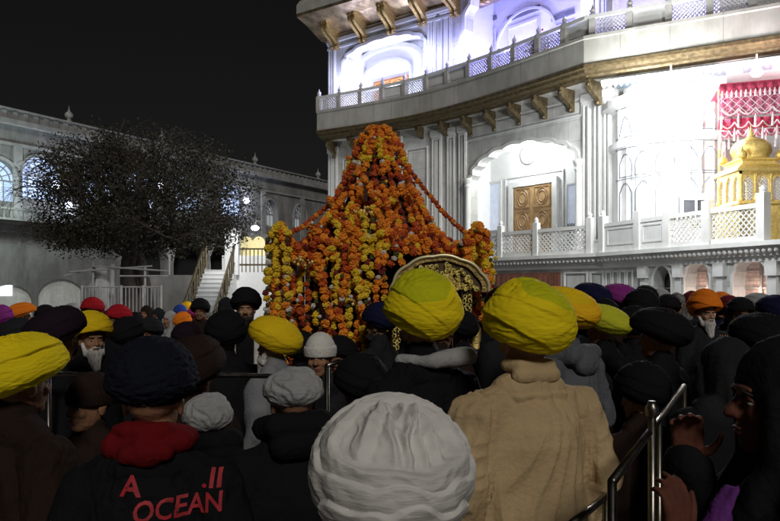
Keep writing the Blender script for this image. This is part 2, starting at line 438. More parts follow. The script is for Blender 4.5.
q.build('railing', M_BRASS, an)
c = px2w(255, 228, 26.6); t = empty('annex_lamp', c, 'small bright white lamp above the annex balcony left of the palanquin', 'lamp')
q = MB(); q.ell(c, (.16, .12, .1), 12, 8); q.build('bulb', M_EMIT('annex_bulb', (.95, 1, 1), 12), t)
q = MB(); q.tube([c+Vector((0, 0, .05)), c+Vector((0, .3, .35)), c+Vector((0, 4, .35))], .03, 6); q.build('lamp_arm', M_IRON_W, t)
lamp('annex_lamp_light', c+Vector((-.8, -.8, -.2)), 130, (.95, 1, 1), .2)
st = empty('staircase', px2w(205, 300, D_A), 'white stone steps with brass handrails climbing right to the annex', 'staircase')
q = MB(); n_st = 15; sw = 1.25; yb = D_A-3.6
top = px2w(206, 270, D_A); bot = px2w(180, 330, yb)
def st_pt(f, side, h): 
    x = bot.x+(top.x-bot.x)*f; return Vector((x+side*sw, yb+(D_A-.1-yb)*f, (top.z)*f+h))
for i in range(n_st):
    a0 = st_pt(i/n_st, 0, 0); z1_ = top.z*(i+1)/n_st
    q.obox((a0.x+.0007*i, a0.y, 0), (sw, 0, 0), (0, D_A+.4-a0.y-.001*i, 0), (0, 0, z1_-.03)); q.obox((a0.x-.02, a0.y-.03, z1_-.03), (sw+.04, 0, 0), (0, .31, 0), (0, 0, .03))
q.build('steps', M_WHITE, st)
for side in (0.02, .98):
    q = MB(); pts = [st_pt(0, side, 1.0), st_pt(1, side, 1.1)]
    q.tube(pts, .045, 6); q.tube([p-Vector((0, 0, .7)) for p in pts], .03, 6)
    for k in range(11):
        p = pts[0].lerp(pts[1], k/10); q.tube([p-Vector((0, 0, 1.0)), p], .028 if k % 5 else .06, 6)
    q.build('handrail', M_BRASS, st)
# grey apron wall in front of the arcade
q = MB(); a, b = px2w(140, 275, 30), px2w(213, 275, 30); q.box(((a.x+b.x)/2, 30.2, a.z/2), (b.x-a.x, .3, a.z))
tag(q.build('low_wall', mat('grey_render', (.3, .3, .3), .8, dirt=.3, scale=1)), 'plain grey low wall between the tree and the steps', 'wall')

# ---------------------------------------------------------------- the big marble building on the right
W0, W1, W2, W3 = (-2.5, 27.6), (2.3, 24.0), (6.3, 19.3), (11.2, 16.9)
BP = [(-2.87, 26.7), (-.95, 25.55), (.99, 24.15), (2.85, 22.15), (4.4, 20.1), (5.36, 18.8), (9.5, 16.6), (13.5, 14.5)]   # balcony edge in plan
SA, SB, SC = Seg(W0, W1), Seg(W1, W2), Seg(W2, W3)
mbd = empty('marble_building', (3.0, 24, 0), 'large white marble building with a curved balcony and gilded brackets', 'building')
Z1, ZS, ZT = 2.8, 7.8, 9.0       # gallery floor, balcony underside, balcony fascia top
ZU = 8.6                          # upper floor level
# --- lower and upper walls
def S_(sg, px): return sg.S(px)
cusp1_s0, cusp1_s1 = SB.S(471), SB.S(580)
cw = cusp1_s1-cusp1_s0; cs = (cusp1_s0+cusp1_s1)/2
ztop = SB.Z(530, 141); zspr = SB.Z(474, 180)
C1 = arch(cs, cw, Z1, zspr, ztop-zspr, lobes=9, a=.055, n=90)
w = MB(); wall_open(w, SA, 0, SA.L, Z1, ZS+.3, [], .3)
wall_open(w, SB, 0, SB.L, Z1, ZS+.3, [C1], .35)
# ground storey, with the right bay coming forward
G1 = Seg((-2.7, 27.2), (2.15, 23.6)); G2 = Seg((2.15, 23.6), (6.0, 19.0)); G3 = Seg((6.0, 19.0), (8.15, 13.7)); G4 = Seg((8.15, 13.7), (13.5, 11.5))
wall_open(w, G1, 0, G1.L, 0, Z1-.3, [], .3)
wall_open(w, G2, 0, G2.L, 0, Z1-.3, [], .3)
ga = []
for px, hw_, pt_ in ((663, 9, 266), (698, 12.5, 261), (751, 17, 258)):
    a, b = G3.S(px-hw_), G3.S(px+hw_); zt = G3.Z(px, pt_)
    ga.append(arch((a+b)/2, b-a, .6, zt-.42, .42, lobes=5 if hw_ > 10 else 0, a=.07, n=50, point=.25 if hw_ > 10 else 0))
wall_open(w, G3, 0, G3.L, 0, Z1-.3, ga, .35)
wall_open(w, G4, 0, G4.L, 0, Z1-.3, [], .3)
# upper storey
UA0, UA1 = SA.S(345), SA.S(425)
zua = SA.Z(386, 38); CU1 = arch((UA0+UA1)/2, UA1-UA0, ZU+.05, SA.Z(350, 62), zua-SA.Z(350, 62), lobes=7, a=.06, n=70)
UB0, UB1 = SB.S(463), SB.S(583)
CU2 = arch((UB0+UB1)/2, UB1-UB0, ZU+.05, SB.Z(466, 42), 2.5, lobes=9, a=.05, n=90)
UC0, UC1 = SC.S(613), SC.S(720)
CU3 = arch((UC0+UC1)/2, UC1-UC0, ZU+.05, 11.2, 2.0, lobes=9, a=.05, n=90)
ZE = SA.Z(345, 40)+.0
wall_open(w, SA, 0, SA.L, ZU, 13.6, [CU1], .35)
wall_open(w, SB, 0, SB.L, ZU, 13.9, [CU2], .35)
wall_open(w, SC, 0, SC.L, ZU, 13.9, [CU3], .35)
# far end of the block
w.add([(-2.5, 27.6, 0), (-2.0, 36, 0), (-2.0, 36, 13.6), (-2.5, 27.6, 13.6)], [(0, 1, 2, 3)])
w.build('wall', M_MARBLE, mbd)
# --- balcony slab, fascia, ceiling
path = tubepath([(*p, 0) for p in BP[:6]], 40)+[Vector((*p, 0)) for p in BP[6:]]
def inward(i, k):
    d = (path[min(i+1, len(path)-1)]-path[max(i-1, 0)]).normalized(); n_ = Vector((d.y, -d.x, 0))
    if n_.dot(-path[i]) < 0: n_ = -n_
    return path[i]-n_*k
def strip(mb, prof, mi=0, closed=True):    # prof: (inset, z) swept along the balcony edge
    n_ = len(prof); vs, fs = [], []
    for i in range(len(path)):
        for k, z in prof: p = inward(i, k); vs.append((p.x, p.y, z))
    for i in range(len(path)-1):
        for k in range(n_ if closed else n_-1):
            fs.append((i*n_+k, (i+1)*n_+k, (i+1)*n_+(k+1) % n_, i*n_+(k+1) % n_))
    fs.append(tuple(range(n_))); fs.append(tuple(range((len(path)-1)*n_, len(path)*n_))[::-1])
    mb.add(vs, fs, mi)
q = MB(); strip(q, [(0, 8.02), (0, 8.68), (-.05, 8.7), (-.05, 8.78), (1.6, 8.78), (1.6, 8.02)]); q.build('balcony_fascia', M_FASCIA, mbd, recalc=True)
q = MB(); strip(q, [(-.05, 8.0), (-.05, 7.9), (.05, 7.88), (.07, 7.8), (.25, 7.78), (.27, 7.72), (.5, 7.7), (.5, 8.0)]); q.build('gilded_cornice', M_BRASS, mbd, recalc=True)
q = MB(); strip(q, [(.503, 8.0), (.503, 7.69), (1.6, 7.69), (1.6, 8.0)]); q.build('balcony_soffit', M_MARBLE_PLAIN, mbd, recalc=True)
# balustrade: rail, posts with finials, pierced panels
q = MB(); strip(q, [(.05, 9.27), (.05, 9.37), (.25, 9.37), (.25, 9.27)])
q.build('balustrade_rail', M_MARBLE_PLAIN, mbd, recalc=True)
cum = [0]
for a, b in zip(path, path[1:]): cum.append(cum[-1]+(b-a).length)
def on_path(t):
    for i in range(len(path)-1):
        if cum[i+1] >= t: return path[i].lerp(path[i+1], (t-cum[i])/(cum[i+1]-cum[i]))
    return path[-1]
m_post = mat('balustrade_marble', (.5, .49, .47), .5, dirt=.15)
step = .98; npst = int(cum[-1]/step)
for i in range(npst):
    a, b = on_path(i*step), on_path((i+1)*step); sg = Seg((a.x, a.y), (b.x, b.y))
    q = MB(); c = sg.pt(0, 0, -.15)
    q.box((c.x, c.y, 9.07), (.17, .2, .6), sg.rz)
    q.lathe([(.1, 0), (.1, .03), (.05, .05), (.075, .1), (.08, .15), (.05, .2), (.02, .24), (.012, .3)], (c.x, c.y, 9.375), 10)
    q.build('baluster_post', m_post, mbd)
    q = MB()
    if i in (3, 5, 11) or i % 7 == 6:
        sg.bar(q, .09, sg.L-.09, 8.8, 9.26, -.18, -.13); sg.bar(q, .2, sg.L-.2, 8.9, 9.16, -.13, -.115)
    else:
        lattice(q, sg, .1, sg.L-.1, 8.83, 9.25, -.15, .105, .024, .03)
        sg.bar(q, .08, sg.L-.08, 8.785, 8.83, -.18, -.12)
    q.build('pierced_panel', M_MARBLE_PLAIN, mbd)
# gilded brackets below the balcony
def bracket(p, n_, zt, dep, h, mt, par, wd=.2):
    n_ = n_.normalized(); t_ = Vector((-n_.y, n_.x, 0))
    prof = [(0, 0), (dep, 0), (dep, -.13*h)]
    for k in range(13):
        f = k/12; prof.append((dep*.94-dep*.72*f+.15*dep*math.sin(f*2*PI), -.13*h-.87*h*f))
    prof.append((0, -h))
    q = MB(); q.sweep([Vector((p.x, p.y, zt))+n_*a+Vector((0, 0, b)) for a, b in prof], t_*(-wd/2), t_*(wd/2))
    q.ell(Vector((p.x, p.y, zt-.22*h))+n_*dep*.88, (wd*.55,)*3, 10, 6); q.ell(Vector((p.x, p.y, zt-.92*h))+n_*dep*.2, (wd*.5,)*3, 10, 6)
    return q.build('bracket', mt, par, recalc=True)
for i in range(0, int(cum[-1]/1.02)):
    t0 = .25+i*1.02; a, b = on_path(t0), on_path(t0+.1); sg = Seg((a.x, a.y), (b.x, b.y))
    if a.x > 5.9: break
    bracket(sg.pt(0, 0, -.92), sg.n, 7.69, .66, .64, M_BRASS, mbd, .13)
# --- upper eave with gilded soffit and brackets
EP = [(-3.66, 26.6), (-.9, 24.75), (1.6, 22.6), (4.6, 18.9), (9.6, 15.9)]
old = path; path = [Vector((*p, 0)) for p in EP]
ze = HC+(HY-17)/FP*26.6
q = MB(); strip(q, [(0, ze+.12), (0, ze+.45), (.2, ze+.7), (2.2, ze+.9), (2.2, ze+.12)]); q.build('roof_slab', M_FASCIA, mbd, recalc=True)
q = MB(); strip(q, [(.0, ze), (0, ze+.1), (2.6, ze+.1), (2.6, ze-.5), (1.5, ze-.5), (.6, ze-.15)]); q.build('gilded_soffit', mat('soffit_gilt', (.42, .33, .2), .38, metal=.8, var=.5, scale=3, bump=.6, bscale=10), mbd, recalc=True)
path = old
for i in range(7):
    s0 = SA.S(337)+i*(SA.S(424)-SA.S(337))/3.0
    sg = SA; 
    if s0 > SA.L: sg = SB; s0 -= SA.L
    for ds in (-.11, .11): bracket(sg.pt(s0+ds, 0, .0), sg.n, ze-.1, .85, .95, M_GOLD_DARK, mbd, .12)
# --- interior rooms: alcoves
def alcove(sg, s0, s1, z0, z1, dep, mt, name='alcove'):
    q = MB()
    P = lambda s_, z, o: sg.pt(s_, z, o)
    o0, o1 = -.3, -dep
    q.add([P(s0, z0, o1), P(s1, z0, o1), P(s1, z1, o1), P(s0, z1, o1)], [(0, 1, 2, 3)])
    q.add([P(s0, z0, o0), P(s0, z0, o1), P(s0, z1, o1), P(s0, z1, o0)], [(0, 1, 2, 3)])
    q.add([P(s1, z0, o0), P(s1, z0, o1), P(s1, z1, o1), P(s1, z1, o0)], [(3, 2, 1, 0)])
    q.add([P(s0, z0, o0), P(s1, z0, o0), P(s1, z0, o1), P(s0, z0, o1)], [(0, 1, 2, 3)])
    q.add([P(s0, z1, o0), P(s1, z1, o0), P(s1, z1, o1), P(s0, z1, o1)], [(3, 2, 1, 0)])
    return q.build(name, mt, mbd)
alcove(SB, cusp1_s0-.25, cusp1_s1+.25, Z1, ztop+.25, 1.3, M_WHITE)
alcove(SA, UA0-.25, UA1+.25, ZU, zua+.3, 1.6, M_WHITE)
alcove(SB, UB0-.25, UB1+.1, ZU, 13.7, 1.9, M_WHITE)
alcove(SC, UC0-.1, UC1+.25, ZU, 13.7, 1.9, M_WHITE)
# wooden double door in the lower alcove
DB = Seg(tuple(SB.pt(0, 0, -1.3).xy), tuple(SB.pt(SB.L, 0, -1.3).xy))
d0, d1 = DB.S(515), DB.S(553.5); dz1 = DB.Z(534, 186)
dm = (d0+d1)/2
for a, b in ((d0, dm-.008), (dm+.008, d1)):
    q = MB(); DB.bar(q, a, b, Z1+.1, dz1, .02, .08)
    dr = q.build('door_leaf', M_WOOD, mbd)
    q = MB(); hz = (dz1-Z1-.1)/3
    for k in range(3): 
        frame_panel(q, DB, a+.06, b-.06, Z1+.16+k*hz, Z1+.08+(k+1)*hz, .08, .05, .03)
        c = DB.pt((a+b)/2, Z1+.12+(k+.5)*hz, .09)
        for rr in (.14, .22): q.tube([c+DB.d*rr*math.cos(t)+Vector((0, 0, rr*1.3*math.sin(t))) for t in np.linspace(0, 2*PI, 13)], .022, 5)
    q.build('door_carving', mat('door_relief', (.30, .18, .08), .5, var=.3), dr)
q = MB(); frame_panel(q, DB, d0-.2, d1+.2, Z1, dz1+.2, .0, .18, .12); q.build('door_frame', M_MARBLE_PLAIN, mbd)
q = MB(); frame_panel(q, DB, d0-.42, d1+.42, Z1, dz1+.42, .0, .05, .05, 0); q.build('door_moulding', M_MARBLE_PLAIN, mbd)
for px0, px1 in ((484, 501), (568, 577)):
    a, b = DB.S(px0), DB.S(px1); z0, z1 = Z1+.4, DB.Z(px0, 185)
    q = MB(); DB.bar(q, a, b, z0, z1, .01, .03); wnd = q.build('window', mat('lit_glass', (.45, .5, .6), .15, emit=(.8, .85, 1), estr=.25), mbd)
    q = MB(); frame_panel(q, DB, a-.06, b+.06, z0-.06, z1+.06, .01, .06, .06); q.build('window_frame', M_MARBLE_PLAIN, wnd)
    q = MB(); lattice(q, DB, a, b, z0, z0+.7, .05, .1, .02, .02); q.build('window_grille', M_MARBLE_GREY, wnd)
# clock / round disc
c = px2w(529, 155, 1); c = DB.pt(DB.S(529.5), DB.Z(529.5, 155), .02); 
q = MB(); q.tube([c, c+DB.n*.08], .3, 28); dsc = q.build('clock', M_WHITE, mbd)
q = MB(); q.tube([c+DB.n*.06+DB.d*.3*math.cos(t)+Vector((0, 0, .3*math.sin(t))) for t in np.linspace(0, 2*PI, 29)], .03, 6); q.build('clock_rim', mat('grey_rim', (.3, .3, .32), .4), dsc)
# lamp inside the arch crown
c = SB.pt(SB.S(517), SB.Z(517, 146), -.45)
t = empty('alcove_lamp', c, 'glaring white lamp under the crown of the arch above the carved door', 'lamp')
q = MB(); q.ell(c, (.1, .1, .1), 12, 8); q.build('bulb', M_EMIT('white_bulb', (.92, 1, .97), 60), t)
q = MB(); q.tube([c+Vector((0, 0, .08)), c+Vector((0, 0, .5))], .02, 6); q.build('lamp_rod', M_IRON_W, t)
lamp('alcove_lamp_light', c-SB.n*.1-Vector((0, 0, .25)), 105, (.95, 1, 1), .12)
# upper room details and lights
UAB = Seg(tuple(SA.pt(0, 0, -1.6).xy), tuple(SA.pt(SA.L, 0, -1.6).xy))
s0, s1 = UAB.S(375), UAB.S(409); z1_ = UAB.Z(392, 79)
q = MB(); UAB.bar(q, s0, s1, ZU+.02, z1_, .02, .1); dd = q.build('orange_door', mat('orange_wood', (.55, .2, .05), .5, var=.3), mbd)
q = MB()
for k in range(2):
    a_ = s0+(s1-s0)*k/2; frame_panel(q, UAB, a_+.06, a_+(s1-s0)/2-.06, z1_-.55, z1_-.06, .1, .05, .03)
    cc = UAB.pt(a_+(s1-s0)/4, z1_-.3, .11); q.tube([cc+UAB.d*.14*math.cos(t)+Vector((0, 0, .14*math.sin(t))) for t in np.linspace(0, 2*PI, 13)], .025, 5)
q.build('door_carving', mat('orange_carving', (.62, .3, .1), .5), dd)
sc_ = (UAB.S(350)+UAB.S(432))/2
inner = arch(sc_, UAB.S(425)-UAB.S(357), ZU, UAB.Z(350, 78), .75); q = MB(); arch_trim(q, UAB, inner, .16, .25, 0)
inner = arch(sc_-.1, UAB.S(414)-UAB.S(368), ZU, UAB.Z(350, 84), .55); arch_trim(q, UAB, inner, .1, .12, 0); q.build('inner_arch', M_MARBLE_PLAIN, mbd)
cU = SA.pt((UA0+UA1)/2, ZU+.35, -.75)
lamp('upper_room_and_fill_light', cU, 340, (.62, .68, 1.0), .2)
lamp('upper_room_and_fill_light', SA.pt(UA0+.2, ZU+1.5, .5), 85, (.55, .58, 1.0), .2); lamp('upper_room_and_fill_light', SA.pt(UA1+.1, ZU+1.6, .5), 85, (.5, .54, 1.0), .2)  # both stand outside the arch, added to throw bluish light on the wall
lamp('blue_room_and_fill_light', SB.pt(UB0+1.3, ZU+.5, -.9), 400, (.30, .30, 1.0), .2)
lamp('blue_room_and_fill_light', SB.pt(UB1-1.3, ZU+.5, -.9), 400, (.34, .34, 1.0), .2)
lamp('blue_room_and_fill_light', SC.pt(UC0+1.4, ZU+.5, -.9), 220, (.55, .52, 1.0), .2)
lamp('blue_room_and_fill_light', SB.pt(UB0+.1, ZU+1.5, .5), 80, (.42, .42, 1.0), .2); lamp('blue_room_and_fill_light', SB.pt(UB1, ZU+1.6, .5), 90, (.5, .5, 1.0), .2)  # added in front of the wall, outside the room, to tint the facade blue
UBB = Seg(tuple(SB.pt(0, 0, -1.9).xy), tuple(SB.pt(SB.L, 0, -1.9).xy))
q = MB()
for a, b in ((470, 497), (508, 540), (552, 575)):
    sa, sb_ = UBB.S(a), UBB.S(b); frame_panel(q, UBB, sa, sb_, ZU, UBB.Z(a, 38 if a < 500 else 28), 0, .09, .06, 0)
    UBB.bar(q, sa, sb_, UBB.Z(a, 30 if a < 500 else 22), UBB.Z(a, 26 if a < 500 else 17), 0, .05, 1)
inner = arch((UBB.S(508)+UBB.S(540))/2+.1, UBB.S(545)-UBB.S(490), ZU, 10.6, 1.0); arch_trim(q, UBB, inner, .08, .1, 0, 0)
q.build('inner_panelling', [M_MARBLE_PLAIN, M_MARBLE_GREY], mbd)
# trims of the arches
q = MB(); arch_trim(q, SB, C1, .11, .09, 0); q.build('arch_moulding', M_MARBLE_PLAIN, mbd)
q = MB(); arch_trim(q, SA, CU1, .12, .09, 0); q.build('arch_moulding', M_MARBLE_PLAIN, mbd)
q = MB(); arch_trim(q, SB, CU2, .12, .09, 0); q.build('arch_moulding', M_MARBLE_PLAIN, mbd)
q = MB(); arch_trim(q, SC, CU3, .12, .09, 0); q.build('arch_moulding', M_MARBLE_PLAIN, mbd)
# pilasters, panel mouldings with grey inlay lines
q = MB(); MI = [M_MARBLE_PLAIN, M_MARBLE_GREY]
def pil(sg, a, b, z0, z1, off=.0, th=.055, split=1):
    sg.bar(q, a, b, z0, z1, off, off+th, 0)
    sg.bar(q, a-.03, b+.03, z0, z0+.25, off, off+th+.04, 0); sg.bar(q, a-.03, b+.03, z1-.22, z1, off, off+th+.04, 0)
    for k in range(split):
        aa = a+(b-a)*k/split; bb = a+(b-a)*(k+1)/split
        frame_panel(q, sg, aa+.04, bb-.04, z0+.32, z1-.3, off+th, .035, .02, 0, 1)
for a, b in ((329, 338), (392, 402), (432, 442), (447, 456)): pil(SA, SA.S(a), SA.S(b), Z1+.05, 7.5)
for a, b in ((343, 358), (362, 388), (406, 428)):
    frame_panel(q, SA, SA.S(a), SA.S(b), Z1+.9, 7.0, 0, .05, .04, 0, 1); frame_panel(q, SA, SA.S(a), SA.S(b), Z1+.1, Z1+.8, 0, .05, .04, 0, 1)
for a, b in ((459, 467), (583, 591), (594, 602), (604, 612)): pil(SB, max(SB.S(a), .05), min(SB.S(b), SB.L), Z1+.05, 7.5)
for a, b in ((329, 336), (428, 436), (441, 452)): pil(SA, SA.S(a), SA.S(b), ZU, ze-.6)
for a, b in ((585, 594), (598, 609)): pil(SB, SB.S(a), SB.S(b), ZU, 13.8)
frame_panel(q, SB, SB.S(466), SB.S(583), 6.9, 7.45, 0, .05, .04, 0, 1)
frame_panel(q, SA, SA.S(340), SA.S(428), zua+.12, zua+.65, 0, .06, .05, 0)
SA.bar(q, 0, SA.L, ze-.75, ze-.62, 0, .14); SA.bar(q, 0, SA.L, ze-1.0, ze-.92, 0, .08)
# engaged colonnettes beside the lower arch
for px in (470.5, 581):
    c = SB.pt(SB.S(px), 0, .14); q.lathe([(.16, Z1), (.16, Z1+.2), (.1, Z1+.25), (.13, Z1+.5), (.09, Z1+.8), (.085, zspr-.3), (.12, zspr-.22), (.09, zspr-.15), (.16, zspr-.02), (.16, zspr+.05)], (c.x, c.y, 0), 14)
q.build('pilasters_and_panels', MI, mbd)
# horizontal mouldings of the gallery floor
q = MB()
for sg in (G1, G2, G3, G4):
    e0 = 0; e1 = sg.L
    sg.bar(q, e0, e1, Z1-.3, Z1-.17, -.6, .14); sg.bar(q, e0, e1, Z1-.17, Z1-.1, -.6, .24); sg.bar(q, e0, e1, Z1-.1, Z1, -.9, .36)
    sg.bar(q, e0, e1, Z1-.42, Z1-.3, -.2, .07)
for px in (455,): pass
# gallery floor infill
q.add([(-2.5, 27.6, Z1-.004), (2.3, 24.1, Z1-.004), (6.3, 19.4, Z1-.004), (8.15, 13.7, Z1-.004), (13.5, 11.5, Z1-.004), (14, 22, Z1-.004), (6, 27, Z1-.004), (-2, 32, Z1-.004)], [(0, 1, 2, 3, 4, 5, 6, 7)])
q.build('gallery_cornice', M_MARBLE_PLAIN, mbd)
# scalloped drip edge under the cornice
q = MB()
for sg in (G2, G3):
    a = .05
    while a < sg.L-.1: 
        c = sg.pt(a, Z1-.2, .25); q.ell(c, (.05, .05, .05), 8, 5); a += .14
q.build('beaded_edge', M_MARBLE_PLAIN, mbd)
# parapet screens of the gallery
def parapet(sg, a, b, lat=True, z0=Z1, h=.8, off=.2, mt=M_MARBLE_PLAIN):
    q = MB(); sg.bar(q, a, b, z0+h-.1, z0+h, off-.06, off+.06); sg.bar(q, a, b, z0, z0+.12, off-.05, off+.05)
    if lat: lattice(q, sg, a, b, z0+.12, z0+h-.1, off, .14, .03, .03)
    else: sg.bar(q, a, b, z0+.12, z0+h-.1, off-.03, off+.03); frame_panel(q, sg, a+.08, b-.08, z0+.18, z0+h-.16, off+.03, .04, .02)
    return q.build('gallery_screen', mt, mbd)
def gpost(sg, a, z0=Z1, h=1.0, off=.2, wd=.17):
    q = MB(); sg.bar(q, a-wd/2, a+wd/2, z0, z0+h, off-wd/2, off+wd/2); c = sg.pt(a, 0, off)
    q.lathe([(.09, 0), (.05, .03), (.07, .07), (.06, .12), (.01, .17)], (c.x, c.y, z0+h), 10)
    return q.build('gallery_post', M_MARBLE_PLAIN, mbd)
xs = [(497, 504, True), (506, 538, True), (543, 592, True)]
for a, b, l_ in xs: parapet(G2, G2.S(a), G2.S(b), l_)
for a in (505, 540.5, 594): gpost(G2, G2.S(a))
for a, b, l_ in ((612, 643, False), (647, 672, False), (677, 710, True), (719, 767, True)): parapet(G3, G3.S(a), G3.S(b), l_)
for a in (609, 645, 674.5, 714.5, 770): gpost(G3, G3.S(a), wd=.2)
parapet(G4, .15, 3, True)
# ground storey ornaments
q = MB()
for px in (645, 680.5, 722, 775): 
    a = G3.S(px); G3.bar(q, a-.09, a+.09, 0, Z1-.42, 0, .09)
    G3.bar(q, a-.14, a+.14, Z1-.72, Z1-.42, 0, .14)
for c_ in ga: arch_trim(q, G3, c_, .05, .05, 0)
for a, b in ((564, 588), (590, 604)): frame_panel(q, G2, G2.S(a), min(G2.S(b), G2.L-.02), .4, 2.3, 0, .05, .04, 0, 1)
for a, b in ((458, 476), (478, 496)): frame_panel(q, G2, G2.S(a), G2.S(b), .4, 2.3, 0, .05, .04, 0, 1)
for k in range(9):
    a = G1.L*k/9; frame_panel(q, G1, a+.05, a+G1.L/9-.05, .3, 2.35, 0, .05, .04, 0, 1)
for k in range(4):
    a = G3.L*.0+.04+k*.28; frame_panel(q, G3, a, a+.24, .4, 2.3, 0, .04, .03, 0, 1)
q.build('ground_floor_panelling', MI, mbd)
q = MB(); a, b = G2.S(498), G2.S(561); zt = G2.Z(530, 273)
G2.bar(q, a, b, 0, zt, .01, .07)
wd = q.build('timber_shutter', M_WOOD_RED, mbd)
q = MB(); n_ = 12
for k in range(n_): 
    aa = a+(b-a)*k/n_; G2.bar(q, aa+.02, aa+(b-a)/n_-.02, zt-.5, zt-.08, .07, .1)
    G2.bar(q, aa+.02, aa+(b-a)/n_-.02, .3, zt-.6, .07, .1)
q.build('shutter_panel', M_WOOD_RED, wd)
for i, c_ in enumerate(ga):
    a, b = c_[0][0], c_[-1][0]; z = max(p[1] for p in c_)
    q = MB(); G3.bar(q, a-.1, b+.1, .3, z+.1, -.42, -.36)
    ww = q.build('window', mat('pinkish_blind', (.5, .34, .28), .7, var=.35, scale=7, emit=(1, .72, .6), estr=.12, bricks=(.4, .09, .01, .5)) if i else M_GLASSDK, mbd)
    q = MB(); G3.bar(q, (a+b)/2-.03, (a+b)/2+.03, .3, z-.02, -.35, -.3)
    for k in range(4): G3.bar(q, a, b, 1.0+k*.4, 1.04+k*.4, -.355, -.32)
    q.build('mullion', mat('mullion', (.4, .36, .33), .6), ww)
    if i: lamp('window_glow', G3.pt((a+b)/2, 1.7, -.18), 6, (1, .8, .7), .1)
# --- right-hand open hall, over-exposed by its lamps
q = MB()
q.add([(6.3, 19.4, Z1), (7.2, 23.5, Z1), (7.2, 23.5, 7.8), (6.3, 19.4, 7.8)], [(0, 1, 2, 3)])
q.add([(7.2, 23.5, Z1), (16, 20.5, Z1), (16, 20.5, 7.8), (7.2, 23.5, 7.8)], [(0, 1, 2, 3)])
q.build('hall_wall', M_WHITE, mbd)
q = MB(); q.add([(6.2, 19.3, 7.5), (6.6, 24, 7.5), (16, 21, 7.5), (16, 13.6, 7.5), (9.5, 16.9, 7.5)], [(0, 1, 2, 3, 4)]); q.build('hall_ceiling', M_MARBLE_PLAIN, mbd)
bc = Vector((8.0, 19.2, 0)); br = 1.75
q = MB(); q.lathe([(br, Z1), (br, Z1+.5), (br-.05, Z1+.55), (br-.05, 5.6), (br+.05, 5.68), (br+.05, 5.85), (br-.08, 5.9), (br-.08, 6.7), (br+.2, 6.85), (br+.2, 7.02), (br-.4, 7.3), (br-.4, 7.5)], bc, 48)
q.build('curved_bay', M_WHITE, mbd)
q = MB()
for k in range(22):
    a = PI+.25+k*.19; p = bc+Vector((math.cos(a), math.sin(a), 0))*(br-.03)
    q.tube([(p.x, p.y, Z1+.5), (p.x, p.y, 6.85)], .035 if k % 3 else .06, 6)
q.build('bay_ribs', M_WHITE, mbd)
sg = Seg((px2w(683, 0, 17.35).x, 17.35), (px2w(709, 0, 17.35).x, 17.35))
q = MB(); sg.bar(q, 0, sg.L, sg.Z(695, 217), sg.Z(695, 196), -.3, .0); bwn = q.build('bay_window', mat('grey_shutter', (.06, .065, .08), .5), mbd)
q = MB(); frame_panel(q, sg, -.07, sg.L+.07, sg.Z(695, 217)-.06, sg.Z(695, 196)+.06, -.02, .07, .06); sg.bar(q, sg.L/2-.02, sg.L/2+.02, sg.Z(695, 217), sg.Z(695, 196), 0, .03)
sg.bar(q, 0, sg.L, sg.Z(695, 200), sg.Z(695, 196), .002, .05); q.build('window_frame', M_WHITE, bwn)
# relief on the curved bay: blind cusped panels between the ribs, outlined in grey
q = MB()
for k in range(9):
    a = PI+.42+k*.32; a0, a1 = a-.13, a+.13; rr = br+.012
    P = lambda t, z: (bc.x+rr*math.cos(t), bc.y+rr*math.sin(t), z)
    for z0, z1 in ((3.45, 4.7), (4.85, 5.5)):
        zs = z1-.3
        pts = [P(a0, z0), P(a0, zs)]+[P(a0+(a1-a0)*f, zs+.28*math.sin(PI*f)*(1-.12*(1-abs(math.cos(5*PI*f))))) for f in np.linspace(.05, .95, 15)]+[P(a1, zs), P(a1, z0), P(a0, z0)]
        q.tube(pts, .013, 4, mi=1); 
    q.tube([P(a0+(a1-a0)*f, 5.98+.5*math.sin(PI*f)) for f in np.linspace(0, 1, 11)], .015, 4, mi=1)
for z in (3.38, 4.78, 5.62, 5.92, 6.72): q.tube([(bc.x+(br+.03)*math.cos(t), bc.y+(br+.03)*math.sin(t), z) for t in np.linspace(PI+.2, 2*PI+.2, 40)], .012, 4, mi=1)
q.build('bay_relief', [M_WHITE, mat('blue_grey_inlay', (.10, .12, .15), .6)], mbd)
# scalloped stone fringe hung below the hall ceiling
q = MB(); sgf = Seg((5.75, 18.55), (9.6, 16.55))
a = 0
while a < sgf.L:
    q.sweep([sgf.pt(a+.01, 7.5, -.1), sgf.pt(a+.13, 7.5, -.1), sgf.pt(a+.13, 7.36, -.1), sgf.pt(a+.07, 7.28, -.1), sgf.pt(a+.01, 7.36, -.1)], (0, 0, 0), sgf.n*.04); a += .15
sgf.bar(q, 0, sgf.L, 7.42, 7.5, -.14, -.03); q.build('scalloped_fringe', M_WHITE, mbd, recalc=True)
q = MB()
for k in range(4): sgf.bar(q, .3+k*1.05, .95+k*1.05, 7.44, 7.49, -.9, -.3)
q.build('ceiling_coffer', mat('blue_grey', (.2, .25, .3), .5), mbd)
for (x, y, z, e) in ((7.3, 16.9, 6.6, 620), (8.9, 16.4, 6.9, 420), (6.75, 18.2, 5.4, 300), (10.6, 16.6, 6.7, 260), (7.1, 16.9, 4.2, 160), (6.2, 17.4, 7.0, 560), (5.3, 15.4, 5.6, 760), (6.0, 13.2, 4.2, 330)):  # the last few hang outside without a fixture, added to brighten the facade
    e *= .62
    lamp('hall_and_fill_light', (x, y, z), e, (.97, 1.0, 1.0), .25)
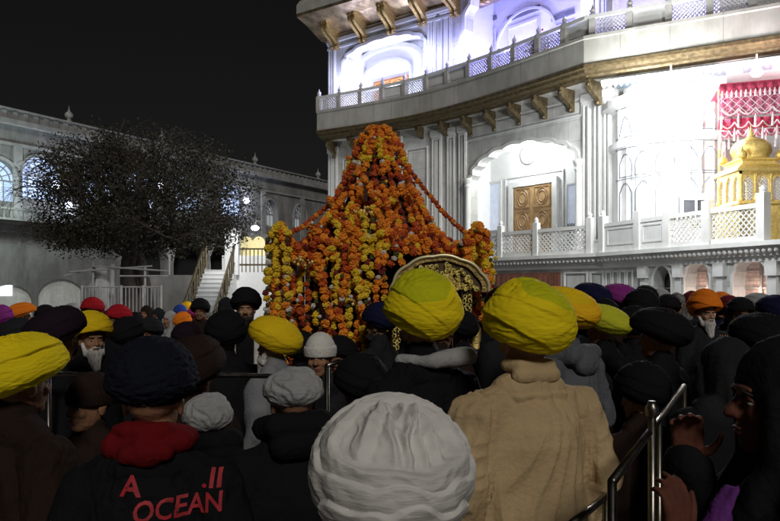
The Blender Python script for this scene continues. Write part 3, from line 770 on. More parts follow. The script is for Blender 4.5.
for i, (x, y, z) in enumerate(((7.15, 17.3, 6.95), (8.9, 16.5, 7.05))):
    t = empty('hall_lamp', (x, y, z), ['glaring hall lamp nearest the left pilaster, under the balcony', 'hall lamp further right beside the red canopy'][i], 'lamp', 'hall lamps')
    q = MB(); q.ell((x, y, z), (.14, .14, .1), 12, 8); q.build('bulb', M_EMIT('hall_bulb', (.97, 1, 1), 25), t)
    q = MB(); q.tube([(x, y, z+.08), (x, y, 7.5)], .02, 6); q.build('lamp_rod', M_IRON_W, t)

# ---------------------------------------------------------------- gilded kiosk on the gallery
KD = 15.2; kc = px2w(751, 215, KD); K0 = Z1
kk = empty('golden_kiosk', (kc.x, KD, K0), 'small gilded kiosk with a fluted dome on the gallery under the red canopy', 'kiosk')
q = MB(); hw = .62
q.box((kc.x, KD, K0+.5), (1.24, 1.24, 1.0)); q.box((kc.x, KD, K0+1.03), (1.34, 1.34, .06)); q.build('base', M_GOLD, kk)
for dx in (-.57, -.2, .2, .57):
    for dy in (-.57, .57):
        q = MB(); q.lathe([(.07, 0), (.07, .1), (.045, .15), (.045, .62), (.075, .72)], (kc.x+dx, KD+dy, K0+1.05), 10); q.build('column', M_GOLD, kk, smooth=True)
for sg in (Seg((kc.x-.6, KD-.6), (kc.x+.6, KD-.6)), Seg((kc.x-.6, KD+.6), (kc.x-.6, KD-.6))):
    cs_ = [arch(.22, .28, K0+1.1, K0+1.5, .2, point=.2), arch(.6, .32, K0+1.1, K0+1.5, .24, point=.2), arch(.98, .28, K0+1.1, K0+1.5, .2, point=.2)]
    q = MB(); wall_open(q, sg, 0, 1.2, K0+1.06, K0+1.85, cs_, .06); q.build('arcade', M_GOLD, kk)
    q = MB(); lattice(q, sg, .06, 1.14, K0+1.1, K0+1.75, -.08, .085, .014, .014); q.build('lattice', M_WHITE, kk)
q = MB(); q.lathe([(.8, 0), (1.02, -.06), (1.04, 0), (.8, .12), (.66, .16), (.66, .24), (.74, .27), (.74, .31), (.5, .34)], (kc.x, KD, K0+1.9), 4)
for i in range(len(q.v)):
    v = Vector(q.v[i])-Vector((kc.x, KD, 0)); v = Matrix.Rotation(PI/4, 3, 'Z') @ v; q.v[i] = tuple(v+Vector((kc.x, KD, 0)))
q.build('eave', M_GOLD, kk)
q = MB(); prof = [(.42, 0), (.44, .05), (.4, .08), (.46, .16), (.49, .26), (.46, .38), (.36, .5), (.2, .58), (.08, .63), (.1, .67), (.05, .7), (.07, .75), (.015, .82), (.01, .95)]
q.lathe(prof, (kc.x, KD, K0+2.22), 32)
q.v = [tuple(Vector((kc.x, KD, v[2])) + (Vector((v[0]-kc.x, v[1]-KD, 0)))*(1+.04*math.cos(math.atan2(v[1]-KD, v[0]-kc.x)*16))) for v in q.v]
q.build('dome', M_GOLD, kk, smooth=True)
for dx in (-.5, .5):
    for dy in (-.5, .5):
        q = MB(); q.lathe([(.11, 0), (.13, .08), (.1, .17), (.03, .22), (.008, .32)], (kc.x+dx, KD+dy, K0+2.2), 12); q.build('corner_dome', M_GOLD, kk, smooth=True)
kk.scale = (.84, .84, .84)
# ---------------------------------------------------------------- red canopy with fringes
cn = empty('red_canopy', (8.9, 15.9, 6.2), 'crimson and pink cloth canopy with white tasselled fringe above the golden kiosk', 'canopy')
m_red = mat('crimson_cloth', (.55, .06, .13), .7, var=.3, scale=14, bump=.2); m_pink = mat('pink_brocade', (.62, .2, .32), .6, var=.6, scale=22)
m_fr = mat('white_fringe', (.8, .72, .78), .8)
zc0, zc1 = px2w(0, 98, 16).z, px2w(0, 78, 16).z
sg = Seg((px2w(719, 0, 16.2).x, 16.2), (11.3, 15.1))
def cloth(mb, sg, a0, a1, z0, z1, off, amp, fr, mi=0):
    n_ = int((a1-a0)*40); vs = []
    for i in range(n_+1):
        a = a0+(a1-a0)*i/n_; o = amp*math.sin(a*fr)+amp*.4*math.sin(a*fr*2.3+1)
        vs += [sg.pt(a, z1, off+o*.3), sg.pt(a, z0, off+o), sg.pt(a, z0, off+o-.012), sg.pt(a, z1, off+o*.3-.012)]
    fs = []
    for i in range(n_):
        for k in range(4): fs.append((i*4+k, i*4+(k+1) % 4, i*4+4+(k+1) % 4, i*4+4+k))
    mb.add(vs, fs, mi)
rows = [(px2w(0, 92, 16).z, px2w(0, 84, 16).z, m_red, .12), (px2w(0, 115, 16).z, px2w(0, 93, 16).z, m_pink, -.02), (px2w(0, 127, 16).z, px2w(0, 116, 16).z, m_red, -.16), (px2w(0, 134, 16).z, px2w(0, 127, 16).z, m_pink, -.3)]
for z0, z1, m_, o_ in rows:
    q = MB(); cloth(q, sg, 0, sg.L, z0, z1, o_, .035, 30); q.build('valance', m_, cn, smooth=True)
q = MB(); q.sweep([sg.pt(0, rows[0][1], .12), sg.pt(sg.L, rows[0][1], .12), sg.pt(sg.L, rows[0][1], -3), sg.pt(0, rows[0][1], -3)], (0, 0, 0), (0, 0, .03)); q.build('canopy_top', m_red, cn, recalc=True)
for z, o_, sp in ((rows[0][0], .14, .1), (rows[1][0], .01, .36), (rows[2][0], -.13, .3), (rows[3][0], -.27, .2)):
    q = MB(); a = .05
    while a < sg.L:
        hgt = .12 if sp == .1 else .26
        q.cap(sg.pt(a, z+.02, o_+.03), sg.pt(a, z-hgt*.5, o_+.03), .012, .03, 6); q.cap(sg.pt(a, z-hgt*.5, o_+.03), sg.pt(a, z-hgt, o_+.03), .018, .03, 6)
        if sp > .1:
            q.tube([sg.pt(a+t*sp, z+.16-.55*hgt*(1-(2*t-1)**2), o_+.04) for t in np.linspace(0, 1, 7)], .016, 5)
        a += sp
    q.build('tassel_fringe', m_fr, cn)
q = MB(); lattice(q, sg, .02, sg.L-.02, rows[1][0]+.02, rows[1][1], .05, .2, .012, .008); q.build('netting', m_fr, cn)
for x in (sg.pt(.05, 0, -.3), sg.pt(2.1, 0, -.3)):
    q = MB(); q.tube([(x.x, x.y, Z1), (x.x, x.y, rows[0][1])], .035, 8); q.build('canopy_pole', M_GOLD, cn)
# potted flowers on the balcony
for i, px in enumerate((489, 527, 534)):
    p0 = None
    best = min(range(len(path)), key=lambda k: abs(390+FP*path[k].x/path[k].y-px)); c = inward(best, .45)
    t = empty('flower_pot', (c.x, c.y, 8.79), ['potted red flowers standing on the balcony below the blue arch, the leftmost pot', 'potted red flowers behind the balcony screen, middle pot', 'potted pink flowers behind the balcony screen, right pot'][i], 'flower pot', 'flower pots on the balcony')
    q = MB(); q.lathe([(.1, 0), (.16, .28), (.17, .3), (.14, .3), (.12, .26)], (c.x, c.y, 8.79), 12); q.build('pot', mat('terracotta', (.35, .13, .06), .8), t)
    q = MB()
    for k in range(60):
        d = Vector((rnd.gauss(0, .12), rnd.gauss(0, .12), abs(rnd.gauss(.2, .12)))); q.ell(Vector((c.x, c.y, 9.05))+d, rnd.uniform(.02, .045), 6, 4, mi=0 if k % 2 else 1)
    q.build('flowers', [mat('red_petals', (.5, .05, .04), .7), mat('pot_leaves', (.04, .1, .03), .7)], t)
# ================================================================ TREE AND ITS ENCLOSURE
TD = 21.0
tb = px2w(129, 289, TD); tb.z = 0
m_bark = mat('bark', (.06, .05, .042), .9, var=.3, bump=.5, bscale=18)
m_leaf = mat('leaves', (.036, .036, .022), .75, var=.35, scale=3, spec=.25)
m_leaf2 = mat('dry_leaves', (.06, .05, .032), .75, var=.4, scale=3, spec=.25)
tr = empty('shade_tree', tb, 'dark spreading shade tree with bare twigs on its left side', 'tree')
rt = random.Random(11)
tk = MB()
tk.tube(tubepath([tb, tb+Vector((.1, 0, 1.2)), tb+Vector((-.05, .1, 2.3)), tb+Vector((.1, 0, 3.0))], 12), [.36, .34, .33, .31, .3, .29, .28, .27, .26, .25, .25, .25, .25][:13], 12)
tk.tube(tubepath([tb+Vector((.5, .2, 0)), tb+Vector((.55, .1, 1.4)), tb+Vector((.3, 0, 2.8))], 8), .17, 10)
br = MB()
CX = px2w(140, 208, TD); crown = []
def in_crown(p):
    dx, dy, dz = (p.x-CX.x)/3.55, (p.y-CX.y)/2.9, (p.z-CX.z)/(2.6 if p.z > CX.z else 2.1)
    return dx*dx+dy*dy+dz*dz
lobes = [(CX+Vector((rt.uniform(-2.7, 2.9), rt.uniform(-1.8, 1.8), rt.uniform(-1.3, 1.7))), rt.uniform(.75, 1.35)) for _ in range(46)]
tips = []
def grow(p, d, L, r, dep):
    if p.z < 2.75 and r < .12: return
    pts, rs = [p], [r]; n_ = 4
    for i in range(n_):
        d = (d+Vector((rt.gauss(0, .16), rt.gauss(0, .16), rt.gauss(0, .13)))).normalized()
        if pts[-1].z < 3.3: d = (d+Vector((0, 0, .35))).normalized()
        if in_crown(pts[-1]) > 1.05 and pts[-1].z > 4: d = (d+Vector((0, 0, -.14))).normalized()
        pts.append(pts[-1]+d*L/n_); rs.append(r*(1-.5*(i+1)/n_))
    if r < .05 and in_crown(pts[-1]) > 1.18 and pts[-1].z > CX.z+1: return
    br.tube(pts, rs, 6 if r > .04 else 4, caps=False)
    if dep == 0 or r < .006: tips.append((pts[-1], pts[-3])); return
    for k in range(3 if dep > 2 else 3):
        q = pts[-1] if k == 0 else pts[rt.choice([2, 3, 4])]
        a = d + Vector((rt.gauss(0, .55), rt.gauss(0, .55), rt.gauss(0, .38)))
        if a.length < .1: continue
        grow(q, a.normalized(), L*rt.uniform(.62, .85), rs[-1]*.85, dep-1)
base = tb+Vector((.1, 0, 2.7))
for k in range(10):
    a = 2*PI*k/10+rt.uniform(-.3, .3)
    grow(base+Vector((0, 0, rt.uniform(-.3, .3))), Vector((math.cos(a)*1.3, math.sin(a), rt.uniform(.25, 1.3))).normalized(), 1.85, .13, 5)
for k in range(70):       # fine twigs feathering the outline
    a = rt.uniform(0, 2*PI); e_ = rt.uniform(-.3, .45); s_ = CX+Vector((3.1*math.cos(a)*math.cos(e_), 2.4*math.sin(a)*math.cos(e_), 2.2*math.sin(e_)))
    grow(s_, (s_-CX+Vector((rt.gauss(0, 1), rt.gauss(0, 1), rt.gauss(0, .6)))).normalized(), .5, .012, 2)
# one heavy limb leaning out to the left
grow(base, Vector((-1, -.1, .22)).normalized(), 2.3, .12, 5); grow(base, Vector((-1, .3, .55)).normalized(), 2.5, .1, 5)
# fine bare twigs reaching left over the wall
for k in range(46):
    s_ = px2w(rt.uniform(30, 90), rt.uniform(150, 235), TD+rt.uniform(-1, 1))
    grow(s_, Vector((-1, rt.gauss(0, .3), rt.gauss(.05, .5))).normalized(), .62, .018, 2)
tk.build('trunk', m_bark, tr, smooth=True); br.build('branches', m_bark, tr, smooth=True)
lf = MB(); LV, LF, LM = lf.v, lf.f, lf.m
def leaf(p, sz):
    a = Vector((rt.gauss(0, 1), rt.gauss(0, 1), rt.gauss(0, .7))).normalized(); b = a.cross(Vector((rt.gauss(0, 1), rt.gauss(0, 1), rt.gauss(0, 1)))).normalized()
    o = len(LV); a *= sz; b *= sz*.45
    LV.extend((tuple(p), tuple(p+a*.5+b), tuple(p+a), tuple(p+a*.5-b))); LF.append((o, o+1, o+2, o+3)); LM.append(0 if rt.random() < .7 else 1)
def keep(p):       # ragged outline and gaps
    e = in_crown(p); n_ = noise.noise(p*1.5)*.7+noise.noise(p*3.1)*.5
    left = (CX.x-1.9-p.x)
    pr = 1.0 if e < .6 else max(0, 1.9-e*1.5)
    if left > 0: pr *= max(.05, 1-left*.75)
    return rt.random() < pr and n_ > -.17
for t, q in tips:
    if t.z < 2.75: continue
    for k in range(26):
        p = q.lerp(t, rt.random()*1.1)+Vector((rt.gauss(0, .2), rt.gauss(0, .2), rt.gauss(0, .13)))
        if keep(p): leaf(p, rt.uniform(.035, .085))
for c, r_ in lobes:
    for k in range(1500):
        u = Vector((rt.gauss(0, 1), rt.gauss(0, 1), rt.gauss(0, 1))).normalized()*r_*rt.random()**.45; u.z *= .62; p = c+u
        if keep(p) and p.z > 3.0+.25*noise.noise(Vector((p.x*1.5, p.y*1.5, 0))): leaf(p, rt.uniform(.035, .085))
for k in range(52000):
    u = Vector((rt.uniform(-3.6, 3.6), rt.uniform(-2.9, 2.9), rt.uniform(-1.6, 2.6))); p = CX+u
    if in_crown(p) < 1 and keep(p) and noise.noise(p*.8+Vector((5, 0, 0))) > -.28: leaf(p, rt.uniform(.035, .085))
lf.build('crown', [m_leaf, m_leaf2], tr)
# white railing round the tree
fe = empty('white_railing', px2w(125, 289, 19.6), 'white iron railing with close upright bars round the foot of the tree', 'fence')
fd = 19.6; x0, x1 = px2w(82, 0, fd).x, px2w(161, 0, fd).x; zt, zb = px2w(0, 287, fd).z, .3
q = MB()
k = x0
while k <= x1: q.tube([(k, fd, zb), (k, fd, zt)], .017, 5); k += .105
q.build('bars', M_IRON_W, fe)
q = MB()
for z in (zt, zb+.1): q.tube([(x0, fd, z), (x1, fd, z)], .025, 6)
q.build('rails', M_IRON_W, fe)
for px in (82, 100, 121, 143, 161):
    q = MB(); x = px2w(px, 0, fd).x; q.tube([(x, fd, 0), (x, fd, zt+.05)], .04, 6); q.build('post', M_IRON_W, fe)
# pole frame above it
sc = empty('pole_frame', px2w(120, 289, 20), 'pale pole frame of uprights and cross bars below the tree crown', 'frame')
for px, pyt in ((93, 262), (112, 264), (145, 266)):
    q = MB(); a = px2w(px, pyt, 20); q.tube([(a.x, 20, 0), a], (.035 if px != 112 else .075), 8); q.build('pole', M_IRON_W, sc)
for (a, ya, b, yb) in ((70, 272, 152, 266), (92, 266, 168, 271), (120, 276, 168, 276), (64, 276, 95, 268)):
    q = MB(); q.tube([px2w(a, ya, 19.9), px2w(b, yb, 19.9+.1)], .028, 6); q.build('cross_bar', M_IRON_W, sc)
# pale shrine figure behind the railing
c = px2w(100, 280, 20.4); q = MB()
q.lathe([(.42, 0), (.45, .4), (.3, 1.2), (.26, 1.6), (.34, 1.9), (.2, 2.1), (.12, 2.2)], (c.x, 20.4, 0), 16); q.ell((c.x, 20.4, 2.35), (.22, .22, .2))
tag(q.build('stone_pillar', mat('pale_stone', (.6, .6, .62), .7, dirt=.3), smooth=True), 'short white rounded pillar behind the railing at the foot of the tree', 'pillar')

# ================================================================ FLOWER-DECKED PALANQUIN
PD = 6.6; PX = -.12
pal = empty('palanquin', (PX, PD, 0), 'gilded palanquin almost hidden under heaps of marigold garlands', 'palanquin')
def pp(px, py, D): return px2w(px, py, D)
q = MB(); q.box((PX, PD, .98), (2.0, 1.5, .16)); q.box((PX, PD, 1.08), (2.1, 1.6, .05)); q.build('platform', M_GOLD_DARK, pal)
q = MB()
for s_ in (-1, 1): q.tube([(PX+s_*.6, PD-1.5, .93), (PX+s_*.6, PD+1.5, .93)], .05, 10)
q.build('carrying_pole', M_GOLD_DARK, pal)
q = MB(); q.box((PX, PD, .45), (1.9, 1.4, .88)); q.build('skirt', mat('maroon_velvet', (.12, .01, .02), .9, var=.3), pal)
for sx in (-.86, .86):
    for sy in (-.66, .66):
        q = MB(); q.lathe([(.07, 1.1), (.09, 1.15), (.05, 1.25), (.06, 1.6), (.045, 1.9), (.08, 2.1), (.08, 2.2)], (PX+sx, PD+sy, 0), 12); q.build('post', M_GOLD, pal, smooth=True)
q = MB(); q.box((PX, PD+.1, 2.23), (1.2, .8, .05)); q.build('roof_frame', M_GOLD_DARK, pal)
q = MB()
for s_ in (-1, 1): q.box((PX+s_*.80, PD+.02, 1.66), (.03, 1.2, 1.1))
q.box((PX, PD+.62, 1.66), (1.56, .03, 1.1)); q.box((PX, PD-.1, 1.4), (1.3, .6, .55)); q.build('inner_dark_sheet', mat('inside_shade', (.035, .012, .01), .9, var=.4), pal)  # dark sheets added to stand for the shaded inside of the palanquin
def cone_r(z):       # half width of the flower cone at height z
    P = [(2.2, .84), (2.3, .62), (2.45, .50), (2.62, .41), (2.8, .34), (3.0, .265), (3.2, .19), (3.33, .1), (3.4, .02)]
    if z <= P[0][0]: return P[0][1]
    for (z0, r0), (z1, r1) in zip(P, P[1:]):
        if z <= z1: return r0+(r1-r0)*(z-z0)/(z1-z0)
    return .02
q = MB(); q.lathe([(max(cone_r(z)-.09, .01), z) for z in np.linspace(2.22, 3.33, 16)], (PX, PD, 0), 26)
q.build('domed_roof', mat('dark_saffron_cloth', (.05, .018, .012), .8, var=.4, scale=12), pal, smooth=True)
for px, py, D in ((362, 213, 6.02), (390, 246, 5.95), (410, 243, 5.98), (300, 262, 5.75), (345, 300, 5.75)):
    q = MB(); c = pp(px, py, D)
    for k in range(26):
        d = Vector((rnd.gauss(0, .055), rnd.gauss(0, .02), rnd.gauss(0, .03))); q.ell(c+d, rnd.uniform(.008, .02), 6, 4)
    q.build('gilt_ornament', M_GOLD, pal)
# scalloped gilded arch panel and its filigree post
AD = 5.55; ac = pp(440, 292, AD); ax_, az_ = .39, .29
def scal(t, k): 
    s_ = 1+.035*abs(math.sin(t*5.5)); return Vector((ac.x+ax_*k*s_*math.cos(t), AD, ac.z+az_*k*s_*math.sin(t)))
q = MB(); N_ = 60
out = [scal(PI*i/N_, 1.0) for i in range(N_+1)]; inn = [scal(PI*i/N_, .86) for i in range(N_+1)]
for i in range(N_):
    q.add([out[i]+Vector((0, -.03, 0)), out[i+1]+Vector((0, -.03, 0)), inn[i+1]+Vector((0, -.03, 0)), inn[i]+Vector((0, -.03, 0)),
           out[i]+Vector((0, .03, 0)), out[i+1]+Vector((0, .03, 0)), inn[i+1]+Vector((0, .03, 0)), inn[i]+Vector((0, .03, 0))], [(0, 1, 2, 3), (4, 7, 6, 5), (0, 4, 5, 1), (3, 2, 6, 7)])
q.build('arch_rim', M_GOLD_DARK, pal)
q = MB(); q.tube([p+Vector((0, -.035, 0)) for p in out], .015, 6); q.build('scalloped_border', mat('cream_gilt', (.9, .78, .48), .35, metal=.5, var=.15), pal, smooth=True)
q = MB(); q.sweep([scal(PI*i/N_, .87) for i in range(N_+1)], (0, 0, 0), (0, .03, 0)); q.build('arch_back', mat('black_lacquer', (.09, .06, .02), .4), pal)
q = MB(); ra = random.Random(3)
for k in range(210):
    t = ra.uniform(.06, PI-.06); rr = ra.uniform(.12, .78); c = scal(t, rr)+Vector((0, -.012, 0)); r_ = ra.uniform(.012, .026); a0 = ra.uniform(0, 6)
    q.tube([c+Vector((r_*(1-.09*j)*math.cos(a0+j*.75), -.004*j, r_*(1-.09*j)*math.sin(a0+j*.75))) for j in range(9)], .006, 5)
    if k % 2: q.ell(c+Vector((0, -.01, 0)), .009, 6, 4)
M_FIL = mat('bright_filigree', (.95, .72, .22), .4, metal=.25, var=.2, scale=30)
q.build('filigree', M_FIL, pal, smooth=True)
q = MB()
for px in (397, 467):
    c0 = pp(px, 292, AD); q.box((c0.x, AD+.03, (c0.z+1.08)/2), (.09, .05, c0.z-1.08))
q.build('arch_post', mat('dark_gilt_core', (.09, .06, .02), .4, metal=.5), pal)
q = MB()
for px in (397, 467):
    c0 = pp(px, 292, AD); z = 1.2
    while z < c0.z:
        for s_ in (-1, 1):
            c = Vector((c0.x+s_*.02, AD-.004, z)); a0 = ra.uniform(0, 6)
            q.tube([c+Vector((.019*(1-.08*j)*math.cos(a0+s_*j*.8), -.002*j, .022*(1-.08*j)*math.sin(a0+s_*j*.8))) for j in range(8)], .005, 5)
        z += .036
q.build('post_filigree', M_FIL, pal, smooth=True)
# ---- garlands
m_or = mat('orange_marigold', (.76, .235, .012), .75, var=.3, scale=30); m_ye = mat('yellow_marigold', (.74, .50, .02), .75, var=.25, scale=30)
m_rd = mat('dark_red_rose', (.16, .012, .012), .7, var=.4, scale=30); m_wh = mat('white_tuberose', (.62, .58, .5), .7, var=.2, scale=30)
m_gr = mat('garland_leaves', (.07, .075, .015), .6, var=.4, scale=20); m_do = mat('deep_orange_marigold', (.50, .08, .007), .75, var=.3, scale=30)
GM = [m_or, m_ye, m_rd, m_wh, m_gr, m_do]
bm = bmesh.new(); bmesh.ops.create_icosphere(bm, subdivisions=3, radius=1)
fl_v = [v.co.copy() for v in bm.verts]; fl_f = [tuple(v.index for v in f.verts) for f in bm.faces]; bm.free()
FLW = []
for k in range(4):
    rr = random.Random(k); FLW.append(np.array([list(v*(rr.uniform(.72, 1.12)+.08*math.sin(v.z*14))) for v in fl_v]))
FLF = fl_f
def garland(name_pts, pat, r, label, jit=.012, sparse=1.0, loosep=.06):
    pts = [Vector(p) for p in name_pts]; mb = MB(); d = 0; k = 0
    L = sum((b-a).length for a, b in zip(pts, pts[1:])); i = 0; acc = 0
    while acc < L:
        # position at acc
        a = acc; j = 0
        while j < len(pts)-2 and a > (pts[j+1]-pts[j]).length: a -= (pts[j+1]-pts[j]).length; j += 1
        seg = pts[j+1]-pts[j]; p = pts[j]+seg.normalized()*min(a, seg.length)
        mi = pat[k % len(pat)]
        rad = r*{0: 1, 1: .98, 2: .66, 3: .66, 4: .62, 5: .93}[mi]*rnd.uniform(.86, 1.14)
        q = Vector(p)+Vector((rnd.gauss(0, jit), rnd.gauss(0, jit), 0))
        M3 = np.array(Matrix.Rotation(rnd.uniform(0, 6), 3, Vector((rnd.gauss(0, 1), rnd.gauss(0, 1), rnd.gauss(0, 1))).normalized()))
        vs = (FLW[k % 4]*np.array([1, 1, .85])) @ M3.T * rad + np.array(q)
        mb.add(vs.tolist(), FLF, mi)
        if rnd.random() < loosep: mb.ell(q+Vector((rnd.gauss(0, r), -r*.8, rnd.gauss(0, r))), r*.45, 7, 5, mi=rnd.choice([3, 1, 4]))
        acc += rad*1.62*sparse; k += 1
    o = mb.build('flower_garland', GM, smooth=False)
    return tag(o, label, 'garland', 'garlands draped over the palanquin')
OR = [0, 0, 0, 5, 0, 0, 1, 0, 0, 5, 2, 3]; YE = [1, 1, 1, 1, 1, 4, 1, 1, 1, 2]; MX = [0, 0, 0, 1, 1, 1, 1, 3, 0, 0, 2, 4]; RD = [5, 2, 5, 5, 2, 0, 2, 4]; GY = [4, 1, 1, 4, 2, 1, 4, 3]; DO = [5, 5, 0, 5, 2, 5, 5, 4, 3]
PATS = {'orange': OR, 'yellow': YE, 'mixed orange and yellow': MX, 'dark red and orange': RD, 'green and yellow': GY, 'deep orange': DO}
ordw = ['first', 'second', 'third', 'fourth', 'fifth', 'sixth', 'seventh', 'eighth', 'ninth', 'tenth', 'eleventh', 'twelfth', 'thirteenth', 'fourteenth', 'fifteenth', 'sixteenth', 'seventeenth', 'eighteenth', 'nineteenth', 'twentieth', 'twenty-first', 'twenty-second', 'twenty-third', 'twenty-fourth']
# cone strings, seen side (angles from left -PI to right 0)
cols = ['deep orange', 'orange', 'orange', 'deep orange', 'mixed orange and yellow', 'orange', 'dark red and orange', 'mixed orange and yellow', 'orange', 'orange', 'dark red and orange', 'orange', 'mixed orange and yellow', 'orange', 'orange', 'deep orange', 'orange', 'dark red and orange']
NC = 14
for k in range(NC):
    a = -PI*1.04+PI*1.08*k/(NC-1)
    zend = rnd.uniform(2.2, 2.34)
    pts = []
    for z in np.linspace(3.34, zend, 26):
        r_ = cone_r(z)-.02+.03*(k % 2)+.012*math.sin(z*11+k*1.7); aa = a+.03*math.sin(z*7+k)
        pts.append((PX+r_*math.cos(aa)+.03*(z-2.2)*0, PD+r_*.9*math.sin(aa), z))
    garland(pts, PATS[cols[k]], .037, f"{cols[k]} string down the flower cone, {ordw[k]} of fourteen from the left", .01)
for k in range(7):      # inner filler strings a little lower, between
    a = -PI*.93+PI*.86*k/6; pts = []
    for z in np.linspace(2.78, 2.2, 14):
        r_ = cone_r(z)-.01; pts.append((PX+r_*math.cos(a), PD+r_*.9*math.sin(a), z))
    c_ = ['deep orange', 'dark red and orange', 'orange'][k % 3]
    garland(pts, PATS[c_], .037, f"short {c_} string low on the cone, {ordw[k]} from the left", .014)
# crown of the cone
for k in range(3):
    z = (3.3, 3.24, 3.17)[k]; r_ = (.07, .13, .18)[k]
    garland([(PX+r_*math.cos(t), PD+r_*math.sin(t), z+.02*math.sin(3*t)) for t in np.linspace(0, 2*PI, 22)], [0, 5, 0, 0, 2, 0, 5], .036, ['topmost small ring of orange marigolds on the cone tip', 'second ring of orange marigolds just below the tip', 'third and widest ring of orange marigolds round the cone top'][k])
# front hanging curtain (px, y start, y end, kind)
front = [(300, 258, 372, 'mixed orange and yellow'), (309, 246, 378, 'dark red and orange'), (318, 235, 370, 'green and yellow'), (327, 232, 382, 'deep orange'), (336, 222, 372, 'yellow'), (343, 215, 300, 'dark red and orange'),
         (333.5, 246, 386, 'mixed orange and yellow'), (350, 218, 376, 'yellow'), (357, 208, 384, 'orange'), (364, 214, 330, 'yellow'), (371, 205, 352, 'green and yellow'), (378, 212, 345, 'orange'),
         (386, 216, 300, 'mixed orange and yellow'), (394, 232, 268, 'deep orange'), (404, 238, 266, 'orange'), (415, 240, 262, 'deep orange'), (426, 240, 262, 'orange'), (438, 244, 262, 'dark red and orange'), (450, 250, 262, 'deep orange')]
front.sort()
for k, (px, y0, y1, kind) in enumerate(front):
    D0 = 6.0-.0006*(y0-205); ph = rnd.uniform(0, 6); pts = []
    for t in np.linspace(0, 1, 18):
        y = y0+(y1-y0)*t; D = 6.05-.28*min(1, t*2.2)-(.05 if k % 2 else 0)
        pts.append(pp(px+2.2*math.sin(t*5+ph), y, D))
    garland(pts, PATS[kind], .037, f"{kind} garland in the front curtain, {ordw[k]} from the left", .012, loosep=.12)
# U-shaped loops in front
loops = [(352, 250, 392, 300, 60, 'mixed orange and yellow'), (318, 262, 348, 262, 55, 'orange'), (340, 318, 372, 322, 48, 'mixed orange and yellow'), (362, 330, 386, 300, 55, 'yellow'), (300, 300, 330, 300, 50, 'dark red and orange'), (330, 200, 372, 205, 34, 'orange'), (385, 200, 420, 214, 30, 'deep orange'), (366, 180, 400, 186, 22, 'orange')]
for k, (xa, ya, xb, yb, sag, kind) in enumerate(loops):
    D = 5.66 if ya > 215 else 6.06
    pts = [pp(xa+(xb-xa)*t, ya+(yb-ya)*t+sag*(1-(2*t-1)**2), D) for t in np.linspace(0, 1, 20)]
    garland(pts, PATS[kind], .040, f"{kind} garland hanging as a U-shaped loop, {ordw[k]} of eight loops ", .008)
ev = [(284, 232, 318, 236, 14, 'deep orange'), (312, 226, 352, 226, 16, 'orange'), (346, 224, 388, 228, 14, 'mixed orange and yellow'), (382, 226, 424, 230, 14, 'orange'), (418, 230, 470, 238, 14, 'deep orange'),
      (290, 246, 340, 240, 14, 'orange'), (392, 236, 440, 246, 10, 'dark red and orange'), (430, 244, 468, 250, 10, 'orange')]
for k, (xa, ya, xb, yb, sag, kind) in enumerate(ev):
    for j in range(2 if k < 6 else 1):
        D = 5.82+.03*j; pts = [pp(xa+(xb-xa)*t, ya+9*j+(yb-ya)*t+sag*(1-(2*t-1)**2), D) for t in np.linspace(0, 1, 14)]
        garland(pts, PATS[kind], .040, f"{['upper', 'lower'][j]} {kind} swag of the {ordw[k]} pair along the roof edge", .012)
# dark gaps: hanging bundles of leaves and tinsel
# swags from the cone to the corners: two ropes a side
for k, (pts_, lab) in enumerate((([(349, 172, 6.3), (335, 198, 6.2), (318, 214, 6.1), (303, 226, 5.95), (290, 233, 5.8)], 'upper left rope of dark red and orange flowers from cone to corner'),
                     ([(344, 196, 6.15), (330, 214, 6.05), (314, 232, 5.95), (300, 250, 5.9), (292, 262, 5.8)], 'lower left rope of orange flowers from cone to corner'),
                     ([(408, 168, 6.3), (422, 186, 6.2), (437, 205, 6.1), (450, 219, 5.95), (466, 233, 5.75)], 'upper right rope of dark red and orange flowers from cone to corner'),
                     ([(410, 186, 6.2), (422, 206, 6.1), (432, 226, 6.0), (444, 240, 5.9), (456, 252, 5.8)], 'lower right rope of orange flowers ending above the gilded arch'))):
    garland([px2w(*p) for p in tubepath([Vector(p) for p in pts_], 20)], [2, 5, 5, 2, 5, 2, 0] if k % 2 == 0 else OR, .027 if k % 2 == 0 else .034, lab, .004, sparse=.8)
# corner bundles
cb = [(268, 232, 318, 'green and yellow'), (274, 226, 348, 'mixed orange and yellow'), (281, 224, 352, 'orange'), (288, 228, 318, 'green and yellow'), (277.5, 240, 344, 'yellow'), (292, 240, 366, 'deep orange'), (284.5, 236, 368, 'mixed orange and yellow')]
for k, (px, y0, y1, kind) in enumerate(cb):
    top = pp(280, 226, 5.75); pts = [top]+[pp(px+1.2*math.sin(t*6+k), y0+6+(y1-y0-6)*t, 5.7+.1*(k % 3)) for t in np.linspace(0, 1, 12)]
    garland(pts, PATS[kind], .040, f"{kind} garland in the left corner bundle, {ordw[k]} strand", .008)
cb = [(466, 238, 292, 'orange'), (472, 228, 304, 'mixed orange and yellow'), (479, 225, 312, 'yellow'), (486, 228, 310, 'orange'), (491, 236, 302, 'yellow'), (476, 232, 330, 'deep orange'), (484, 240, 322, 'mixed orange and yellow')]
for k, (px, y0, y1, kind) in enumerate(cb):
    top = pp(477, 226, 5.7); pts = [top]+[pp(px+1.0*math.sin(t*6+k), y0+6+(y1-y0-6)*t, 5.62+.08*(k % 3)) for t in np.linspace(0, 1, 12)]
    garland(pts, PATS[kind], .040, f"{kind} garland in the right corner bundle, {ordw[k]} strand", .008)

